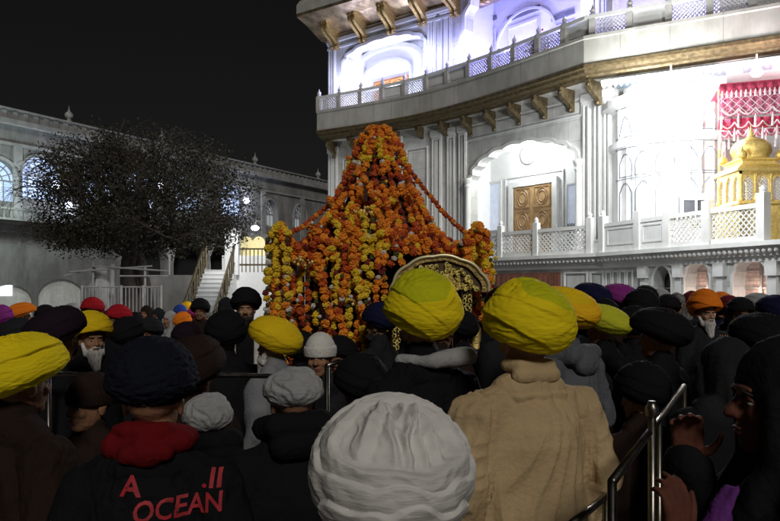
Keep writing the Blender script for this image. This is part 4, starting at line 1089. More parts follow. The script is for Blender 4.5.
# ================================================================ STEEL HAND RAILS
M_RAIL = mat('dull_steel', (.20, .185, .16), .32, metal=1, var=.3, scale=30)
def rail(pts, posts, label, r=.0125):
    t = empty('hand_rail', (pts[0][0], pts[0][1], 0), label, 'railing', 'steel crowd rails')
    q = MB(); q.tube(pts, r, 12); q.build('top_rail', M_RAIL, t, smooth=True)
    q = MB(); q.tube([Vector(p)-Vector((0, 0, .45)) for p in pts], r*.7, 10); q.build('mid_rail', M_RAIL, t, smooth=True)
    for p in posts:
        q = MB(); q.tube([(p[0], p[1], 0), p], r, 10); ps = q.build('post', M_RAIL, t, smooth=True)
        q = MB(); q.lathe([(.06, 0), (.06, .01), (.03, .015)], (p[0], p[1], 0.003), 14); q.build('base_flange', M_RAIL, ps, local=False) if False else None
a, b = px2w(-70, 373, 3.45), px2w(279, 376, 3.3)
rail([a, b], [a.lerp(b, f) for f in (.05, .35, .65, 1)], 'straight steel hand rail crossing the left crowd in front of the palanquin')
a = px2w(336, 361, 3.5); rail([px2w(327, 366, 3.3), px2w(340, 361, 3.4), px2w(352, 362, 3.45), px2w(360, 367, 3.5), px2w(364, 376, 3.5), px2w(365, 400, 3.5)], [px2w(327, 366, 3.3)], 'short curved steel rail end behind the man in the white cap')
a, b = px2w(612, 482, 1.78), px2w(684, 386, 3.35)
rail([a, b], [a, a.lerp(b, .5), b], 'straight steel hand rail running away from the lower right corner')
q = MB(); c = px2w(652, 404, 2.35); q.tube([(c.x, c.y, 0), c], .014, 12); q.lathe([(.014, -.045), (.022, -.04), (.024, -.012), (.016, 0), (.012, .01)], c, 14)
tag(q.build('rail_post', M_RAIL, smooth=True), 'single capped steel post just left of the right hand rail', 'post')
a, b = px2w(572, 524, 1.9), px2w(606, 496, 2.3); rail([a, b], [b], 'short steel rail low beside the tan coat')
# ================================================================ PEOPLE
SKIN = [mat('skin_brown', (.30, .15, .085), .65, var=.15, scale=20, spec=.25, bump=.15, bscale=90), mat('skin_tan', (.38, .21, .13), .65, var=.15, scale=20, spec=.25, bump=.15, bscale=90), mat('skin_in_shade', (.115, .040, .025), .7, var=.2, scale=20, spec=.15, bump=.15, bscale=90), mat('skin_dark', (.2, .095, .055), .65, var=.15, scale=20, spec=.25, bump=.15, bscale=90)]
SKIN = [SKIN[0], SKIN[1], SKIN[3], SKIN[2]]  # last skin is darkened to stand for shade on the woman's face and hands
M_EYE = mat('eye_white', (.38, .35, .32), .4); M_IRIS = mat('iris', (.015, .01, .008), .2); M_LIP = mat('lips', (.16, .06, .045), .7, spec=.1); M_BROW = mat('brow_hair', (.02, .015, .012), .8)
def beard_mat(k): return mat(k+'_beard', {'white': (.6, .58, .55), 'black': (.02, .017, .015), 'grey': (.25, .24, .23)}[k], .85, var=.4, scale=40, bump=.8, bscale=120, stretch=(1, 1, .25))

def hand(mb, Wp, d, n_, side, curl=.5, sc=1.0, spread=.1):
    """palm + five bent fingers; d finger direction, n_ palm-facing normal, side=+1 thumb towards d x n_"""
    d = Vector(d).normalized(); n_ = Vector(n_); n_ = (n_-d*n_.dot(d)).normalized(); t = d.cross(n_)*side
    Wp = Vector(Wp); kn = []
    for j, o in enumerate((.031, .0105, -.0105, -.031)):
        k = Wp+d*(.088-.004*abs(j-1.2))*sc+t*o*sc; kn.append(k)
        mb.cap(Wp+t*o*.55*sc+d*.008, k, .014*sc, .0115*sc, 8)
    mb.ell(Wp+d*.045*sc, (.034*sc,)*3, 10, 8, rot=Matrix(((1, 0, 0), (0, 1, 0), (0, 0, 1)))) if False else None
    for j, (k, L) in enumerate(zip(kn, (.070, .080, .074, .058))):
        dd = (d+t*(1.3-j)*spread).normalized(); p = k; r0 = .0098*sc
        for s_, f in enumerate((.45, .3, .25)):
            ang = curl*(0.35+.45*s_)*(1+.12*j)
            v = (dd*math.cos(ang)+n_*math.sin(ang)).normalized(); q = p+v*L*f*sc
            mb.cap(p, q, r0, r0*.9, 8); p = q; r0 *= .9
    p = Wp+d*.022*sc+t*.026*sc; 
    for s_, (L, r0) in enumerate(((.042, .014), (.034, .0115), (.026, .0095))):
        v = (d*(.55+.2*s_)+t*(.75-.22*s_)+n_*(.25+.15*curl*s_)).normalized(); q = p+v*L*sc; mb.cap(p, q, r0*sc, r0*.88*sc, 8); p = q

POSE = {   # elbow, wrist, hand dir, palm normal, curl  (right arm x>0 ; left mirrored unless given)
    'down': ((.255, -.05, 1.10), (.25, .06, .87), (0, .25, -1), (-1, .1, 0), .7),
    'fold': ((.235, .03, 1.10), (.035, .24, 1.27), (-.05, .45, 1), (-1, 0, 0), .08),
    'hold': ((.245, .10, 1.13), (.13, .33, 1.36), (-.1, .1, 1), (-.5, .8, .1), .9),
    'front': ((.25, .02, 1.09), (.12, .27, 1.08), (-.5, .8, .1), (-.4, -.2, -1), .6)}
def arms_of(pose):
    r_ = POSE[pose]; l_ = POSE['front' if pose == 'hold' else pose]
    if pose == 'raised': return [(1, *r_), (-1, *POSE['raised_left'])]
    mir = lambda v: (-v[0], v[1], v[2])
    return [(1, *r_), (-1, mir(l_[0]), mir(l_[1]), mir(l_[2]), mir(l_[3]), l_[4])]
def body_shapes(pose, fem=False):
    b = MB()
    b.ell((0, -.012, 1.637), (.077, .098, .093)); b.ell((0, .018, 1.578), (.064, .078, .098)); b.ell((0, .055, 1.515), (.036, .036, .026))
    b.ell((0, .03, 1.53), (.055, .055, .03)); b.ell((0, .083, 1.632), (.05, .016, .010)); b.ell((.034, .068, 1.58), (.024, .022, .024)); b.ell((-.034, .068, 1.58), (.024, .022, .024))
    b.cap((0, .088, 1.617), (0, .112, 1.578), .0075, .0125); b.ell((.012, .1, 1.574), (.0095, .011, .008)); b.ell((-.012, .1, 1.574), (.0095, .011, .008))
    b.ell((0, .088, 1.546), (.025, .012, .007)); b.ell((0, .086, 1.535), (.022, .012, .008))
    for s_ in (-1, 1):
        b.ell((s_*.031, .0765, 1.6105), (.0165, .0125, .0055)); b.ell((s_*.031, .074, 1.5955), (.016, .0115, .004))
        b.ell((s_*.08, -.005, 1.592), (.009, .02, .031)); b.ell((s_*.084, -.012, 1.605), (.008, .018, .014))
    b.cap((0, -.025, 1.42), (0, -.008, 1.55), .060, .054); b.cap((-.1, -.015, 1.405), (.1, -.015, 1.405), .055, .055)
    b.ell((0, 0, 1.26), (.165, .112, .2)); b.cap((-.16, -.01, 1.375), (.16, -.01, 1.375), .058, .058); b.ell((0, 0, 1.05), (.14, .1, .2)); b.ell((0, -.01, .92), (.16, .115, .13))
    for s_ in (-1, 1):
        b.cap((s_*.085, 0, .88), (s_*.095, .015, .5), .085, .056); b.cap((s_*.095, .015, .5), (s_*.1, -.02, .1), .054, .036); b.ell((s_*.096, -.01, .36), (.05, .055, .1))
        b.cap((s_*.1, -.04, .05), (s_*.11, .13, .035), .04, .03)
    for sd, el, wr, hd, hn, cu in arms_of(pose):
        sh = (sd*.19, -.01, 1.365); b.cap(sh, el, .05, .038); b.cap(el, wr, .038, .026); hand(b, wr, hd, hn, sd, cu, .9 if pose == 'raised' else 1.0, .03 if pose == 'raised' else .1)
    return b
def garment_shapes(pose, kind):
    g_ = MB(); puff = {'jacket': .032, 'coat': .04, 'puffy': .055, 'kurta': .025}[kind]
    g_.ell((0, 0, 1.24), (.168+puff, .118+puff, .215)); g_.cap((-.150, -.012, 1.345), (.150, -.012, 1.345), .065+puff*.5, .065+puff*.5)
    for s_ in (-1, 1): g_.cap((s_*.03, -.015, 1.435), (s_*.165, -.012, 1.36), .062, .058+puff*.4)
    g_.cap((-.06, -.018, 1.425), (.06, -.018, 1.425), .062+puff*.35, .062+puff*.35)
    g_.cap((0, -.022, 1.42), (0, -.016, 1.505), .079, .066)
    low = {'jacket': .86, 'puffy': .86, 'coat': .72, 'kurta': .55}[kind]
    g_.ell((0, 0, 1.02), (.155+puff, .118+puff, .22))
    fl = .035 if kind in ('coat', 'kurta') else 0
    t_ = MB(); t_.tube([(0, 0, 1.36), (0, 0, 1.25), (0, 0, 1.1), (0, 0, .95), (0, 0, low)], [.135+puff*.8, .170+puff, .168+puff, .178+puff+fl*.5, .19+puff+fl], 28)
    g_.add([(v[0], v[1]*.74-.004, v[2]) for v in t_.v], t_.f)
    for sd, el, wr, hd, hn, cu in arms_of(pose):
        sh = (sd*.185, -.01, 1.345); w2 = Vector(el).lerp(Vector(wr), .97)
        g_.cap(sh, el, .052+puff, .044+puff*.8); g_.cap(el, w2, .044+puff*.8, .036+puff*.45)
    return g_
def folds(amp, fz=5.0, seed=0.0):
    def f(v, n_):
        p = Vector((v.x*9+seed, v.y*9, v.z*fz*.8)); a = noise.noise(p); b = noise.noise(Vector((v.x*17+seed, v.y*17, v.z*11)))
        c = 1-abs(a)*2.2
        w1 = noise.noise(Vector((v.x*5, v.y*5, v.z*6+seed)))
        c2 = (1-abs(noise.noise(Vector((v.x*26+w1*3+seed, v.y*26, v.z*4+w1*4))))*2.6)*max(0, .5+w1)
        return v+n_*(amp*c*.8+amp*.5*b+amp*.45*c2-(.002))
    return f
CACHE = {}
def body_mesh(pose):
    if ('b', pose) not in CACHE:
        o = organic(body_shapes(pose), .0055, 3).build('person', SKIN[0], smooth=True); CACHE['b', pose] = o.data; bpy.data.objects.remove(o)
    return CACHE['b', pose]
def robe(v, n_):      # long hanging folds, shoulder seams and a back seam
    w1 = noise.noise(Vector((v.x*3, v.y*3, v.z*2.2))); ang = math.atan2(v.y, v.x)
    k = noise.noise(Vector((v.x*15+w1*1.6, v.y*11, v.z*1.3))); k2 = noise.noise(Vector((v.x*34+w1*3, v.y*26, v.z*3.2)))
    f = .016*(1-abs(k)*2.4)+.003*(1-abs(k2)*2.4)
    sl = max(0, min(1, (abs(v.x)-.19)/.04)); ab = noise.noise(Vector((v.x*7, v.y*9, v.z*13)))
    f = f*(1-.5*sl)+sl*.009*(1-abs(ab)*2.6)
    if v.z > 1.43: f *= .3
    if abs(abs(v.x)-(.195-.05*(v.z-1.15))) < .007 and v.z > 1.08: f -= .007
    if abs(v.x-.004) < .004 and v.z > .8: f -= .004
    return v+n_*(f-.004)
def cloth_mesh(pose, kind, hi=False):
    key = ('c', pose, kind, hi)
    if key not in CACHE:
        amp = .014 if hi else .009
        o = organic(garment_shapes(pose, kind), .0055 if hi else .012, 6 if hi else 5, robe if hi == 'robe' else folds(amp, 3.0 if hi else 5)).build(kind, SKIN[0], smooth=True); CACHE[key] = o.data; bpy.data.objects.remove(o)
    return CACHE[key]
def trouser_mesh():
    if 't' not in CACHE:
        b = MB(); b.ell((0, -.005, .92), (.175, .135, .13))
        for s_ in (-1, 1): b.cap((s_*.09, 0, .88), (s_*.1, .012, .5), .105, .085); b.tube([(s_*.1, .012, .55), (s_*.1, -.01, .12)], [.085, .075], 14)
        o = organic(b, .014, 3, folds(.006)).build('trousers', SKIN[0], smooth=True); CACHE['t'] = o.data; bpy.data.objects.remove(o)
    return CACHE['t']
def shoe_mesh():
    if 's' not in CACHE:
        b = MB()
        for s_ in (-1, 1): b.cap((s_*.1, -.05, .05), (s_*.112, .15, .042), .05, .042); b.cap((s_*.1, -.03, .06), (s_*.1, -.02, .13), .05, .05)
        for i, v in enumerate(b.v): b.v[i] = (v[0], v[1], max(v[2], .001))
        o = b.build('shoes', SKIN[0], smooth=True); CACHE['s'] = o.data; bpy.data.objects.remove(o)
    return CACHE['s']
def face_meshes():
    if 'eyes' not in CACHE:
        b = MB()
        for s_ in (-1, 1): b.ell((s_*.031, .0775, 1.603), (.0125, .010, .0065), 12, 8); b.ell((s_*.031, .0848, 1.603), (.0062, .0035, .0056), 10, 6, mi=1)
        o = b.build('eyes', [M_EYE, M_IRIS], smooth=True); CACHE['eyes'] = o.data; bpy.data.objects.remove(o)
        b = MB()
        for s_ in (-1, 1): b.tube([(s_*.015, .094, 1.622), (s_*.032, .094, 1.628), (s_*.052, .082, 1.622)], [.003, .0045, .002], 6)
        o = b.build('eyebrows', M_BROW, smooth=True); CACHE['brows'] = o.data; bpy.data.objects.remove(o)
        b = MB(); b.ell((0, .094, 1.5465), (.021, .008, .0042), 12, 6); b.ell((0, .092, 1.537), (.019, .008, .0055), 12, 6)
        o = b.build('lips', M_LIP, smooth=True); CACHE['lips'] = o.data; bpy.data.objects.remove(o)
def beard_mesh(long=True):
    key = ('beard', long)
    if key not in CACHE:
        b = MB(); b.ell((0, .05, 1.515), (.066, .058, .035)); b.ell((0, .098, 1.558), (.032, .01, .008))
        for s_ in (-1, 1): b.cap((s_*.07, .015, 1.58), (s_*.05, .05, 1.51), .012, .025)
        if long: b.cap((0, .065, 1.51), (0, .085, 1.41), .055, .03); b.cap((0, .085, 1.43), (0, .088, 1.36), .032, .012)
        else: b.cap((0, .06, 1.505), (0, .07, 1.475), .048, .03)
        def dd(v, n_): 
            if v.y > .093 and 1.532 < v.z < 1.551 and abs(v.x) < .02: v = Vector((v.x, v.y-.02, v.z))
            return v+n_*.004*noise.noise(Vector((v.x*60, v.y*60, v.z*14)))
        o = organic(b, .0055, 2, dd).build('beard', SKIN[0], smooth=True); CACHE[key] = o.data; bpy.data.objects.remove(o)
    return CACHE[key]

def heightfield(fn, nT, nP, pmax, tilt=0, roll=0, cz=1.674, cy=-.015):
    """star-shaped wrapped cloth about (0, cy, cz); fn(dir)->(radius, material)"""
    mb = MB(); rot = Matrix.Rotation(tilt, 3, 'X') @ Matrix.Rotation(roll, 3, 'Y'); c = Vector((0, cy, cz))
    vs, mt = [], []
    for j in range(nP+1):
        for i in range(nT):
            th = 2*PI*i/nT; ph = (.0005+(pmax(th)-.0005)*j/nP)
            d = Vector((math.sin(ph)*math.cos(th), math.sin(ph)*math.sin(th), math.cos(ph))); r_, m_ = fn(d)
            vs.append(c+rot @ (d*r_)); mt.append(m_)
    # inner lip to the head
    for i in range(nT):
        th = 2*PI*i/nT; ph = pmax(th); d = Vector((math.sin(ph)*math.cos(th), math.sin(ph)*math.sin(th), math.cos(ph))); r_, m_ = fn(d)
        p = c+rot @ (d*r_); vs.append(Vector((p.x*.72, cy+(p.y-cy)*.72, p.z+.012)))
    for j in range(nP+1):
        for i in range(nT):
            a, b_, c_, d_ = j*nT+i, j*nT+(i+1) % nT, (j+1)*nT+(i+1) % nT, (j+1)*nT+i
            mb.add([], [], 0); mb.f.append((a, d_, c_, b_)); mb.m.append(mt[min(a, len(mt)-1)])
    mb.v = [tuple(v) for v in vs]
    return mb
def turban_fn(a, b, c, seed, N=7, alpha=24, h=.011, two=False, flip=1, wr=1.0, w=.24, st=.19):
    rs = random.Random(seed); bands = []
    for i in range(N):
        s_ = flip*(1 if i % 2 else -1); al = R(alpha+rs.uniform(-6, 6))*s_
        be = R(rs.uniform(-8, 4))
        n_ = Vector((math.sin(al), math.sin(be), math.cos(al))).normalized()
        bands.append((n_, .66-st*i+rs.uniform(-.03, .03), w, h*(1+.1*i)+rs.uniform(0, .003), .0015*i))
    sx = rs.uniform(0, 50)
    def fn(d):
        r0 = 1/math.sqrt((d.x/a)**2+(d.y/b)**2+(d.z/c)**2)
        if d.z < 0: r0 *= 1-.30*(-d.z)**1.3
        best, bi = 0, -1
        wob = .035*noise.noise(d*2.6+Vector((sx, 0, 0)))
        for i, (n_, c0, w, hh, of) in enumerate(bands):
            s_ = (d.dot(n_)-(c0-w)+wob)/(2*w)
            if 0 < s_:
                t = hh*min(1, s_/.06)**.6*max(0, 1-s_)**.75+of*min(1, s_/.06)
                if s_ > 1: t = 0
                # pleats running along the wrap
                t += .0008*wr*math.sin(s_*30+6*noise.noise(d*3+Vector((i*3, 0, sx))))*(s_ < 1)
                if t > best: best, bi = t, i
        top = max(0, d.z-.6)/.4
        if top > 0: best += .006*wr*top*(1-abs(2*noise.noise(Vector((d.x*3.4+sx, d.y*8, d.z))))*1.5)
        pk = d.dot(Vector((0, .42, .91)))
        if c > .14 and pk > .75: r0 += .016*((pk-.75)/.25)**1.5
        best += .0016*wr*noise.noise(Vector((d.x*7+sx, d.y*7, d.z*16)))
        m_ = 0
        if two: m_ = 1 if (d.dot(Vector((-.35*flip, -.25, .9)).normalized()) > (.68 if flip > 0 else .74)+.1*noise.noise(d*2)) and bi in (-1, 0, 1, 2, 4) else 0
        return r0+best, m_
    return fn
def pm(front, back): return lambda th: R(back)+(R(front)-R(back))*(.5+.5*math.sin(th))
TURB = {  # a, b, c, W0, front, back angles, tilt
    'tall': dict(a=.134, b=.150, c=.150, seed=3, two=True, pf=96, pb=126, tilt=8, N=4, alpha=34, h=.015, w=.40, st=.30),
    'tallb': dict(a=.132, b=.152, c=.145, seed=8, two=True, pf=96, pb=124, tilt=10, N=4, flip=-1, alpha=30, h=.015, w=.40, st=.30),
    'wide': dict(a=.140, b=.168, c=.112, seed=5, two=False, pf=98, pb=126, tilt=14, N=6, alpha=16),
    'flat': dict(a=.138, b=.172, c=.098, seed=9, two=True, pf=100, pb=126, tilt=16, N=5, alpha=13),
    'round': dict(a=.126, b=.138, c=.136, seed=12, two=False, pf=98, pb=128, tilt=8, N=7, alpha=20),
    'cap': None, 'hero': None, 'scarf': None, 'lowcloth': None, 'beret': None}
W0 = {'tall': .29, 'tallb': .29, 'wide': .305, 'flat': .32, 'round': .268, 'cap': .205, 'hero': .31, 'scarf': .225, 'lowcloth': .27, 'beret': .26}
W0['crumple'] = .245
CZ = {'crumple': 1.64, 'cap': 1.64, 'scarf': 1.62, 'lowcloth': 1.60}
def head_mesh(kind, hi=False):
    key = ('h', kind, hi)
    if key in CACHE: return CACHE[key]
    if TURB.get(kind):
        t = dict(TURB[kind]); pf, pb, tl = t.pop('pf'), t.pop('pb'), t.pop('tilt')
        mb = heightfield(turban_fn(**t), 150 if hi else 80, 96 if hi else 46, pm(pf, pb), R(tl))
        nm = 'turban'
    elif kind == 'cap':
        def fn(d):
            r0 = 1/math.sqrt((d.x/.093)**2+(d.y/.112)**2+(d.z/.115)**2)
            ph = math.acos(max(-1, min(1, d.z))); r0 += .007*(ph > R(72))*min(1, (ph-R(72))/.04) if ph > R(72) else 0
            return r0+.0015*noise.noise(d*9)+.0008*math.sin(math.atan2(d.y, d.x)*60)*(1 if ph > R(72) else .5), 0
        mb = heightfield(fn, 120, 60, pm(102, 118), R(-4), cz=1.648, cy=-.008); nm = 'knitted_cap'
    elif kind == 'crumple':
        def fn(d):
            r0 = 1/math.sqrt((d.x/.112)**2+(d.y/.122)**2+(d.z/.098)**2)
            if d.z < 0: r0 *= 1-.12*(-d.z)
            w1 = noise.noise(d*2.2)
            return r0+.010*noise.noise(d*1.8)+.006*(1-abs(noise.noise(Vector((d.x*1.8+w1, d.y*1.8, d.z*2.4))))*2.6)+.0012*(1-abs(noise.noise(d*6+Vector((w1*3, 0, 0))))*2.4), 0
        mb = heightfield(fn, 150, 90, pm(100, 132), R(-2), cz=1.648, cy=-.012); nm = 'hood'
    elif kind == 'beret':
        def fn(d):
            r0 = 1/math.sqrt((d.x/.128)**2+(d.y/.132)**2+(d.z/.125)**2)
            if d.z < 0: r0 *= 1-.42*(-d.z)**1.1
            t_ = .004*noise.noise(d*4)+.006*(1-abs(noise.noise(Vector((d.x*4, d.y*4, d.z*9))))*3)
            ph = math.acos(max(-1, min(1, d.z)))
            if ph > R(92): t_ += .009
            return r0+t_*.7, 0
        mb = heightfield(fn, 130, 80, pm(104, 138), R(4)); nm = 'turban'
    elif kind == 'hero':
        ax = Vector((.08, -.66, .78)).normalized(); e1 = Vector((1, 0, 0)); e1 = (e1-ax*e1.dot(ax)).normalized(); e2 = ax.cross(e1)
        creases = [(-.40, .10, .9, .35), (-.14, .06, .7, -.12), (.08, .055, .9, .05), (.25, .05, .8, -.14), (.42, .06, .8, -.2)]
        def fn(d):
            r0 = 1/math.sqrt((d.x/.150)**2+(d.y/.160)**2+(d.z/.142)**2)
            if d.z < 0: r0 *= 1-.06*(-d.z)
            u, v = d.dot(e1), d.dot(e2)
            if d.dot(ax) < -.2: u, v = 9, 9
            wob = .13*noise.noise(d*1.7+Vector((4, 0, 0)))+.05*noise.noise(d*4.2)
            q_ = math.sqrt((u/.74)**2+((v-.05)/(.60 if v > 0 else .52))**2)+.16*noise.noise(Vector((u*2.4, v*2.4, 7)))
            t = 0
            if q_ < 1.0:
                e = min(1, (1.0-q_)/.16); sh = (.45+.55*max(0, min(1, (u+.55)/.8)))
                t = -.017*sh*e**.8
                for c0, wd, am, sl in creases:
                    x = (u-c0-sl*v*.9-.12*noise.noise(Vector((v*2.5, c0*9, 0))))/wd
                    t += .017*am*e*math.exp(-abs(x)**1.6)*(.6+.4*min(1, 1.2-abs(v-.1)))
                    if abs(x) < 3: t -= .006*am*e*math.exp(-((x-1.4)*1.6)**2)
                t += .004*e*(1-abs(noise.noise(Vector((u*7, v*3, 2))))*2.5)
            s_ = (max(q_, .0)-1.0+wob)*3.4
            if q_ >= 1.0:
                k = math.floor(s_); f = s_-k
                t = (.004+.010*(1-f)**.7*min(1, f/.14+.1)+.0028*(1-abs(noise.noise(Vector((d.x*3, k*5.1, f*2.6+d.z*9))))*2.4))*min(1, .25+(q_-1)/.12)
            return r0+t+.0014*noise.noise(d*8), 0
        mb = heightfield(fn, 320, 210, pm(104, 142), R(6)); nm = 'turban'
    elif kind in ('scarf', 'lowcloth'):
        b = MB(); b.ell((0, -.016, 1.642), (.093, .110, .104)); b.cap((0, -.03, 1.60), (0, -.05, 1.46), .098, .11)
        b.cap((-.1, -.03, 1.42), (.1, -.03, 1.42), .085, .085)
        for s_ in (-1, 1): b.cap((s_*.08, .05, 1.61), (s_*.07, .04, 1.47), .022, .035); b.cap((s_*.07, .04, 1.47), (s_*.05, .09, 1.36), .035, .05)
        def dd(v, n_):
            return v+n_*(.007*(1-abs(noise.noise(Vector((v.x*12, v.y*12, v.z*5))))*2.5)-.002)
        mb = organic(b, .008, 3, dd); nm = 'head_scarf'
    o = mb.build(nm, [SKIN[0], SKIN[0]], smooth=True)
    if kind not in ('scarf', 'lowcloth'):
        o.data.polygons.foreach_set('material_index', mb.m)
    CACHE[key] = (o.data, nm); bpy.data.objects.remove(o)
    return CACHE[key]
def cm(name, col, **k):     # cloth material
    tb_ = 'turban' in name
    a = dict(rough=.9, var=.10, scale=5, bump=.45 if tb_ else .3, bscale=13 if tb_ else 60, sheen=0, spec=.08, stretch=(1, 1, 4.5) if tb_ else (1, 1, 1)); a.update(k); return mat(name, col, **a)
C = dict(
    yellow=cm('yellow_turban_cloth', (.78, .60, .012)), lime=cm('lime_turban_cloth', (.50, .50, .012)), amber=cm('amber_turban_cloth', (.80, .44, .014)), gold=cm('deep_yellow_turban_cloth', (.74, .50, .012)),
    olive=cm('olive_yellow_turban_cloth', (.50, .50, .03)), orange=cm('orange_turban_cloth', (.75, .19, .015)), red=cm('red_turban_cloth', (.34, .012, .02)), black=cm('black_cloth', (.0105, .010, .0115)),
    navy=cm('navy_cloth', (.010, .012, .040)), purple=cm('purple_cloth', (.22, .03, .20)), plum=cm('plum_black_cloth', (.016, .009, .015)), white=cm('white_turban_cloth', (.62, .60, .57), bump=.3), rawred=cm('dark_red_hood', (.13, .006, .008)), offw=cm('offwhite_knit', (.62, .60, .56)),
    grey=cm('grey_cloth', (.20, .205, .22)), lgrey=cm('light_grey_cloth', (.32, .32, .32)), brown=cm('dark_brown_cloth', (.022, .013, .010)), tan=cm('tan_coat_cloth', (.46, .335, .185), var=.14), maroon=cm('maroon_cloth', (.12, .015, .02)),
    blue=cm('blue_cloth', (.03, .06, .3)), dgrey=cm('charcoal_cloth', (.018, .019, .022)), jack=cm('black_jacket_cloth', (.0095, .009, .011)), pink=cm('magenta_cloth', (.45, .04, .2)),
    navy2=cm('midnight_wool', (.009, .010, .018), bump=.4), check=cm('patterned_shawl', (.14, .14, .14), var=.8, scale=30), teal=cm('teal_cloth', (.02, .06, .06)), violet=cm('violet_cloth', (.13, .035, .19)), mid=cm('slate_hoodie_cloth', (.10, .105, .12)))
PEOPLE = []
def obj_of(name, me, parent, m, m2=None):
    o = bpy.data.objects.new(name, me); COL.objects.link(o)
    if parent: o.parent = parent
    for i, mm in enumerate((m, m2 or m)):
        if i < len(o.material_slots): o.material_slots[i].link = 'OBJECT'; o.material_slots[i].material = mm
    return o
def person(px, py, w, rot, head, col, col2, cloth, ccol, label, pose='down', skin=0, beard=None, hi=False, s=None, D=None, lean=0, grp='people in the crowd', hz=1.0, extra=None, side=0, dz=0, squash=1, robe_=None):
    cz = CZ.get(head, 1.71)
    if D is None:
        s = HC/(cz-(HY-py)*W0[head]/w); D = W0[head]*s*FP/w
    elif s is None: s = (HC+(HY-py)/FP*D)/cz
    loc = px2w(px, 0, D)
    me = body_mesh(pose)
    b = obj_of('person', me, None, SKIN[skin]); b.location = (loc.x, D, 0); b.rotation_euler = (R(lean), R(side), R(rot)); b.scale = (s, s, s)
    tag(b, label, 'person', grp)
    hm, nm = head_mesh(head, hi)
    h = obj_of(nm, hm, b, C[col], C[col2] if col2 else None)
    if squash != 1: h.scale = (1, 1, squash); h.location = (0, 0, 1.69*(1-squash))
    obj_of({'kurta': 'kurta', 'coat': 'coat'}.get(cloth, 'jacket'), cloth_mesh(pose, cloth, robe_ or hi), b, C[ccol])
    obj_of('trousers', trouser_mesh(), b, C['dgrey']); obj_of('shoes', shoe_mesh(), b, C['black'])
    face_meshes()
    q_ = (rot+360) % 360
    if 25 < q_ < 335:
        e = bpy.data.objects.new('eyes', CACHE['eyes']); COL.objects.link(e); e.parent = b
        e = bpy.data.objects.new('eyebrows', CACHE['brows']); COL.objects.link(e); e.parent = b
        if not beard or beard == 'black': e = bpy.data.objects.new('lips', CACHE['lips']); COL.objects.link(e); e.parent = b
    if beard: obj_of('beard', beard_mesh(beard != 'black'), b, beard_mat(beard))
    PEOPLE.append((label, loc.x, D, s))
    return b
def child_blob(parent, name, shapes, m, voxel=.009, amp=.006, fz=5):
    q = MB(); shapes(q); o = organic(q, voxel, 3, folds(amp, fz)).build(name, m, parent, smooth=True, local=True); return o

# ---- nearest row
A_ = person(391, 453, 156, 4, 'hero', 'white', None, 'coat', 'jack', 'person seen from behind in a large white turban at the bottom middle of the crowd', hi=True)
def hood(q): q.cap((-.10, -.105, 1.44), (.10, -.105, 1.44), .05, .05); q.cap((-.13, -.02, 1.44), (-.10, -.10, 1.44), .045, .05); q.cap((.13, -.02, 1.44), (.10, -.10, 1.44), .045, .05); q.ell((0, -.13, 1.40), (.10, .05, .07))
B_ = person(421, 303, 73, 32, 'tall', 'yellow', 'lime', 'jacket', 'jack', 'man in tall yellow and lime turban and black jacket with grey hood', skin=0, hi=True, beard='black')
child_blob(B_, 'hood', lambda q: (q.cap((-.03, -.11, 1.49), (.14, -.12, 1.50), .028, .040), q.cap((.08, -.03, 1.49), (.15, -.11, 1.50), .035, .038), q.cap((-.1, .0, 1.49), (-.03, -.11, 1.49), .02, .028)), C['lgrey'])
C_ = person(526, 312, 76, 24, 'tallb', 'yellow', 'lime', 'coat', 'tan', 'broad man in a tan coat and bright yellow and lime turban, seen from behind', hi=True, D=2.5, s=1.0, skin=1, robe_='robe')
C_.scale = (1.14, 1.05, 1.0)
child_blob(C_, 'collar', lambda q: (q.cap((-.05, -.055, 1.525), (.05, -.055, 1.525), .027, .027), q.cap((-.07, 0, 1.525), (-.05, -.055, 1.525), .025, .027), q.cap((.07, 0, 1.525), (.05, -.055, 1.525), .025, .027), q.cap((-.055, -.06, 1.49), (.055, -.06, 1.49), .034, .034)), C['tan'], .008, .003)
D_ = person(564, 301, 62, 42, 'flat', 'amber', 'gold', 'coat', 'mid', 'man in a grey hooded coat and flat amber turban just right of the tan coat', hi=True, robe_='robe')
child_blob(D_, 'hood', hood, C['mid'])
E_ = person(603, 315, 47, 48, 'flat', 'olive', None, 'coat', 'jack', 'man in an olive yellow flat turban and black coat right of the grey hooded coat')
person(592, 291, 36, 40, 'flat', 'navy', None, 'coat', 'black', 'man in a midnight blue turban partly hidden behind the amber and olive turbans')
person(619, 293, 34, 50, 'wide', 'purple', None, 'coat', 'brown', 'man in a bright purple turban beyond the olive yellow turban')
H_ = person(659, 322, 58, 52, 'wide', 'black', None, 'puffy', 'black', 'man in a wide black turban and padded black coat behind the right hand rail', D=3.75)
person(646, 294, 23, 172, 'round', 'black', None, 'jacket', 'black', 'bearded man in a small black turban facing the camera below the round-arched window', beard='black', skin=2)
person(677, 303, 19, 165, 'scarf', 'check', None, 'coat', 'dgrey', 'woman in a grey patterned head scarf left of the orange turban', pose='fold')
person(705, 303, 31, 188, 'tall', 'orange', 'orange', 'coat', 'dgrey', 'old man with a long white beard and bright orange turban facing the camera', beard='white', skin=1, pose='fold')
person(721, 300, 22, 150, 'round', 'orange', None, 'coat', 'navy', 'man in a duller orange turban just behind the white-bearded man')
person(741, 306, 24, 178, 'round', 'black', None, 'jacket', 'black', 'man in a black turban facing the camera under the widest cusped window', beard='black', skin=2)
person(758, 300, 26, 20, 'wide', 'lgrey', None, 'coat', 'black', 'person in a pale grey turban under the widest cusped window')
person(779, 306, 40, 40, 'wide', 'navy', None, 'coat', 'black', 'man in a navy turban cut by the right edge, upper of the two', grp='people in the crowd')
person(764, 330, 58, 44, 'wide', 'black', None, 'coat', 'black', 'large black turban at the right edge under the navy turban', D=3.2)
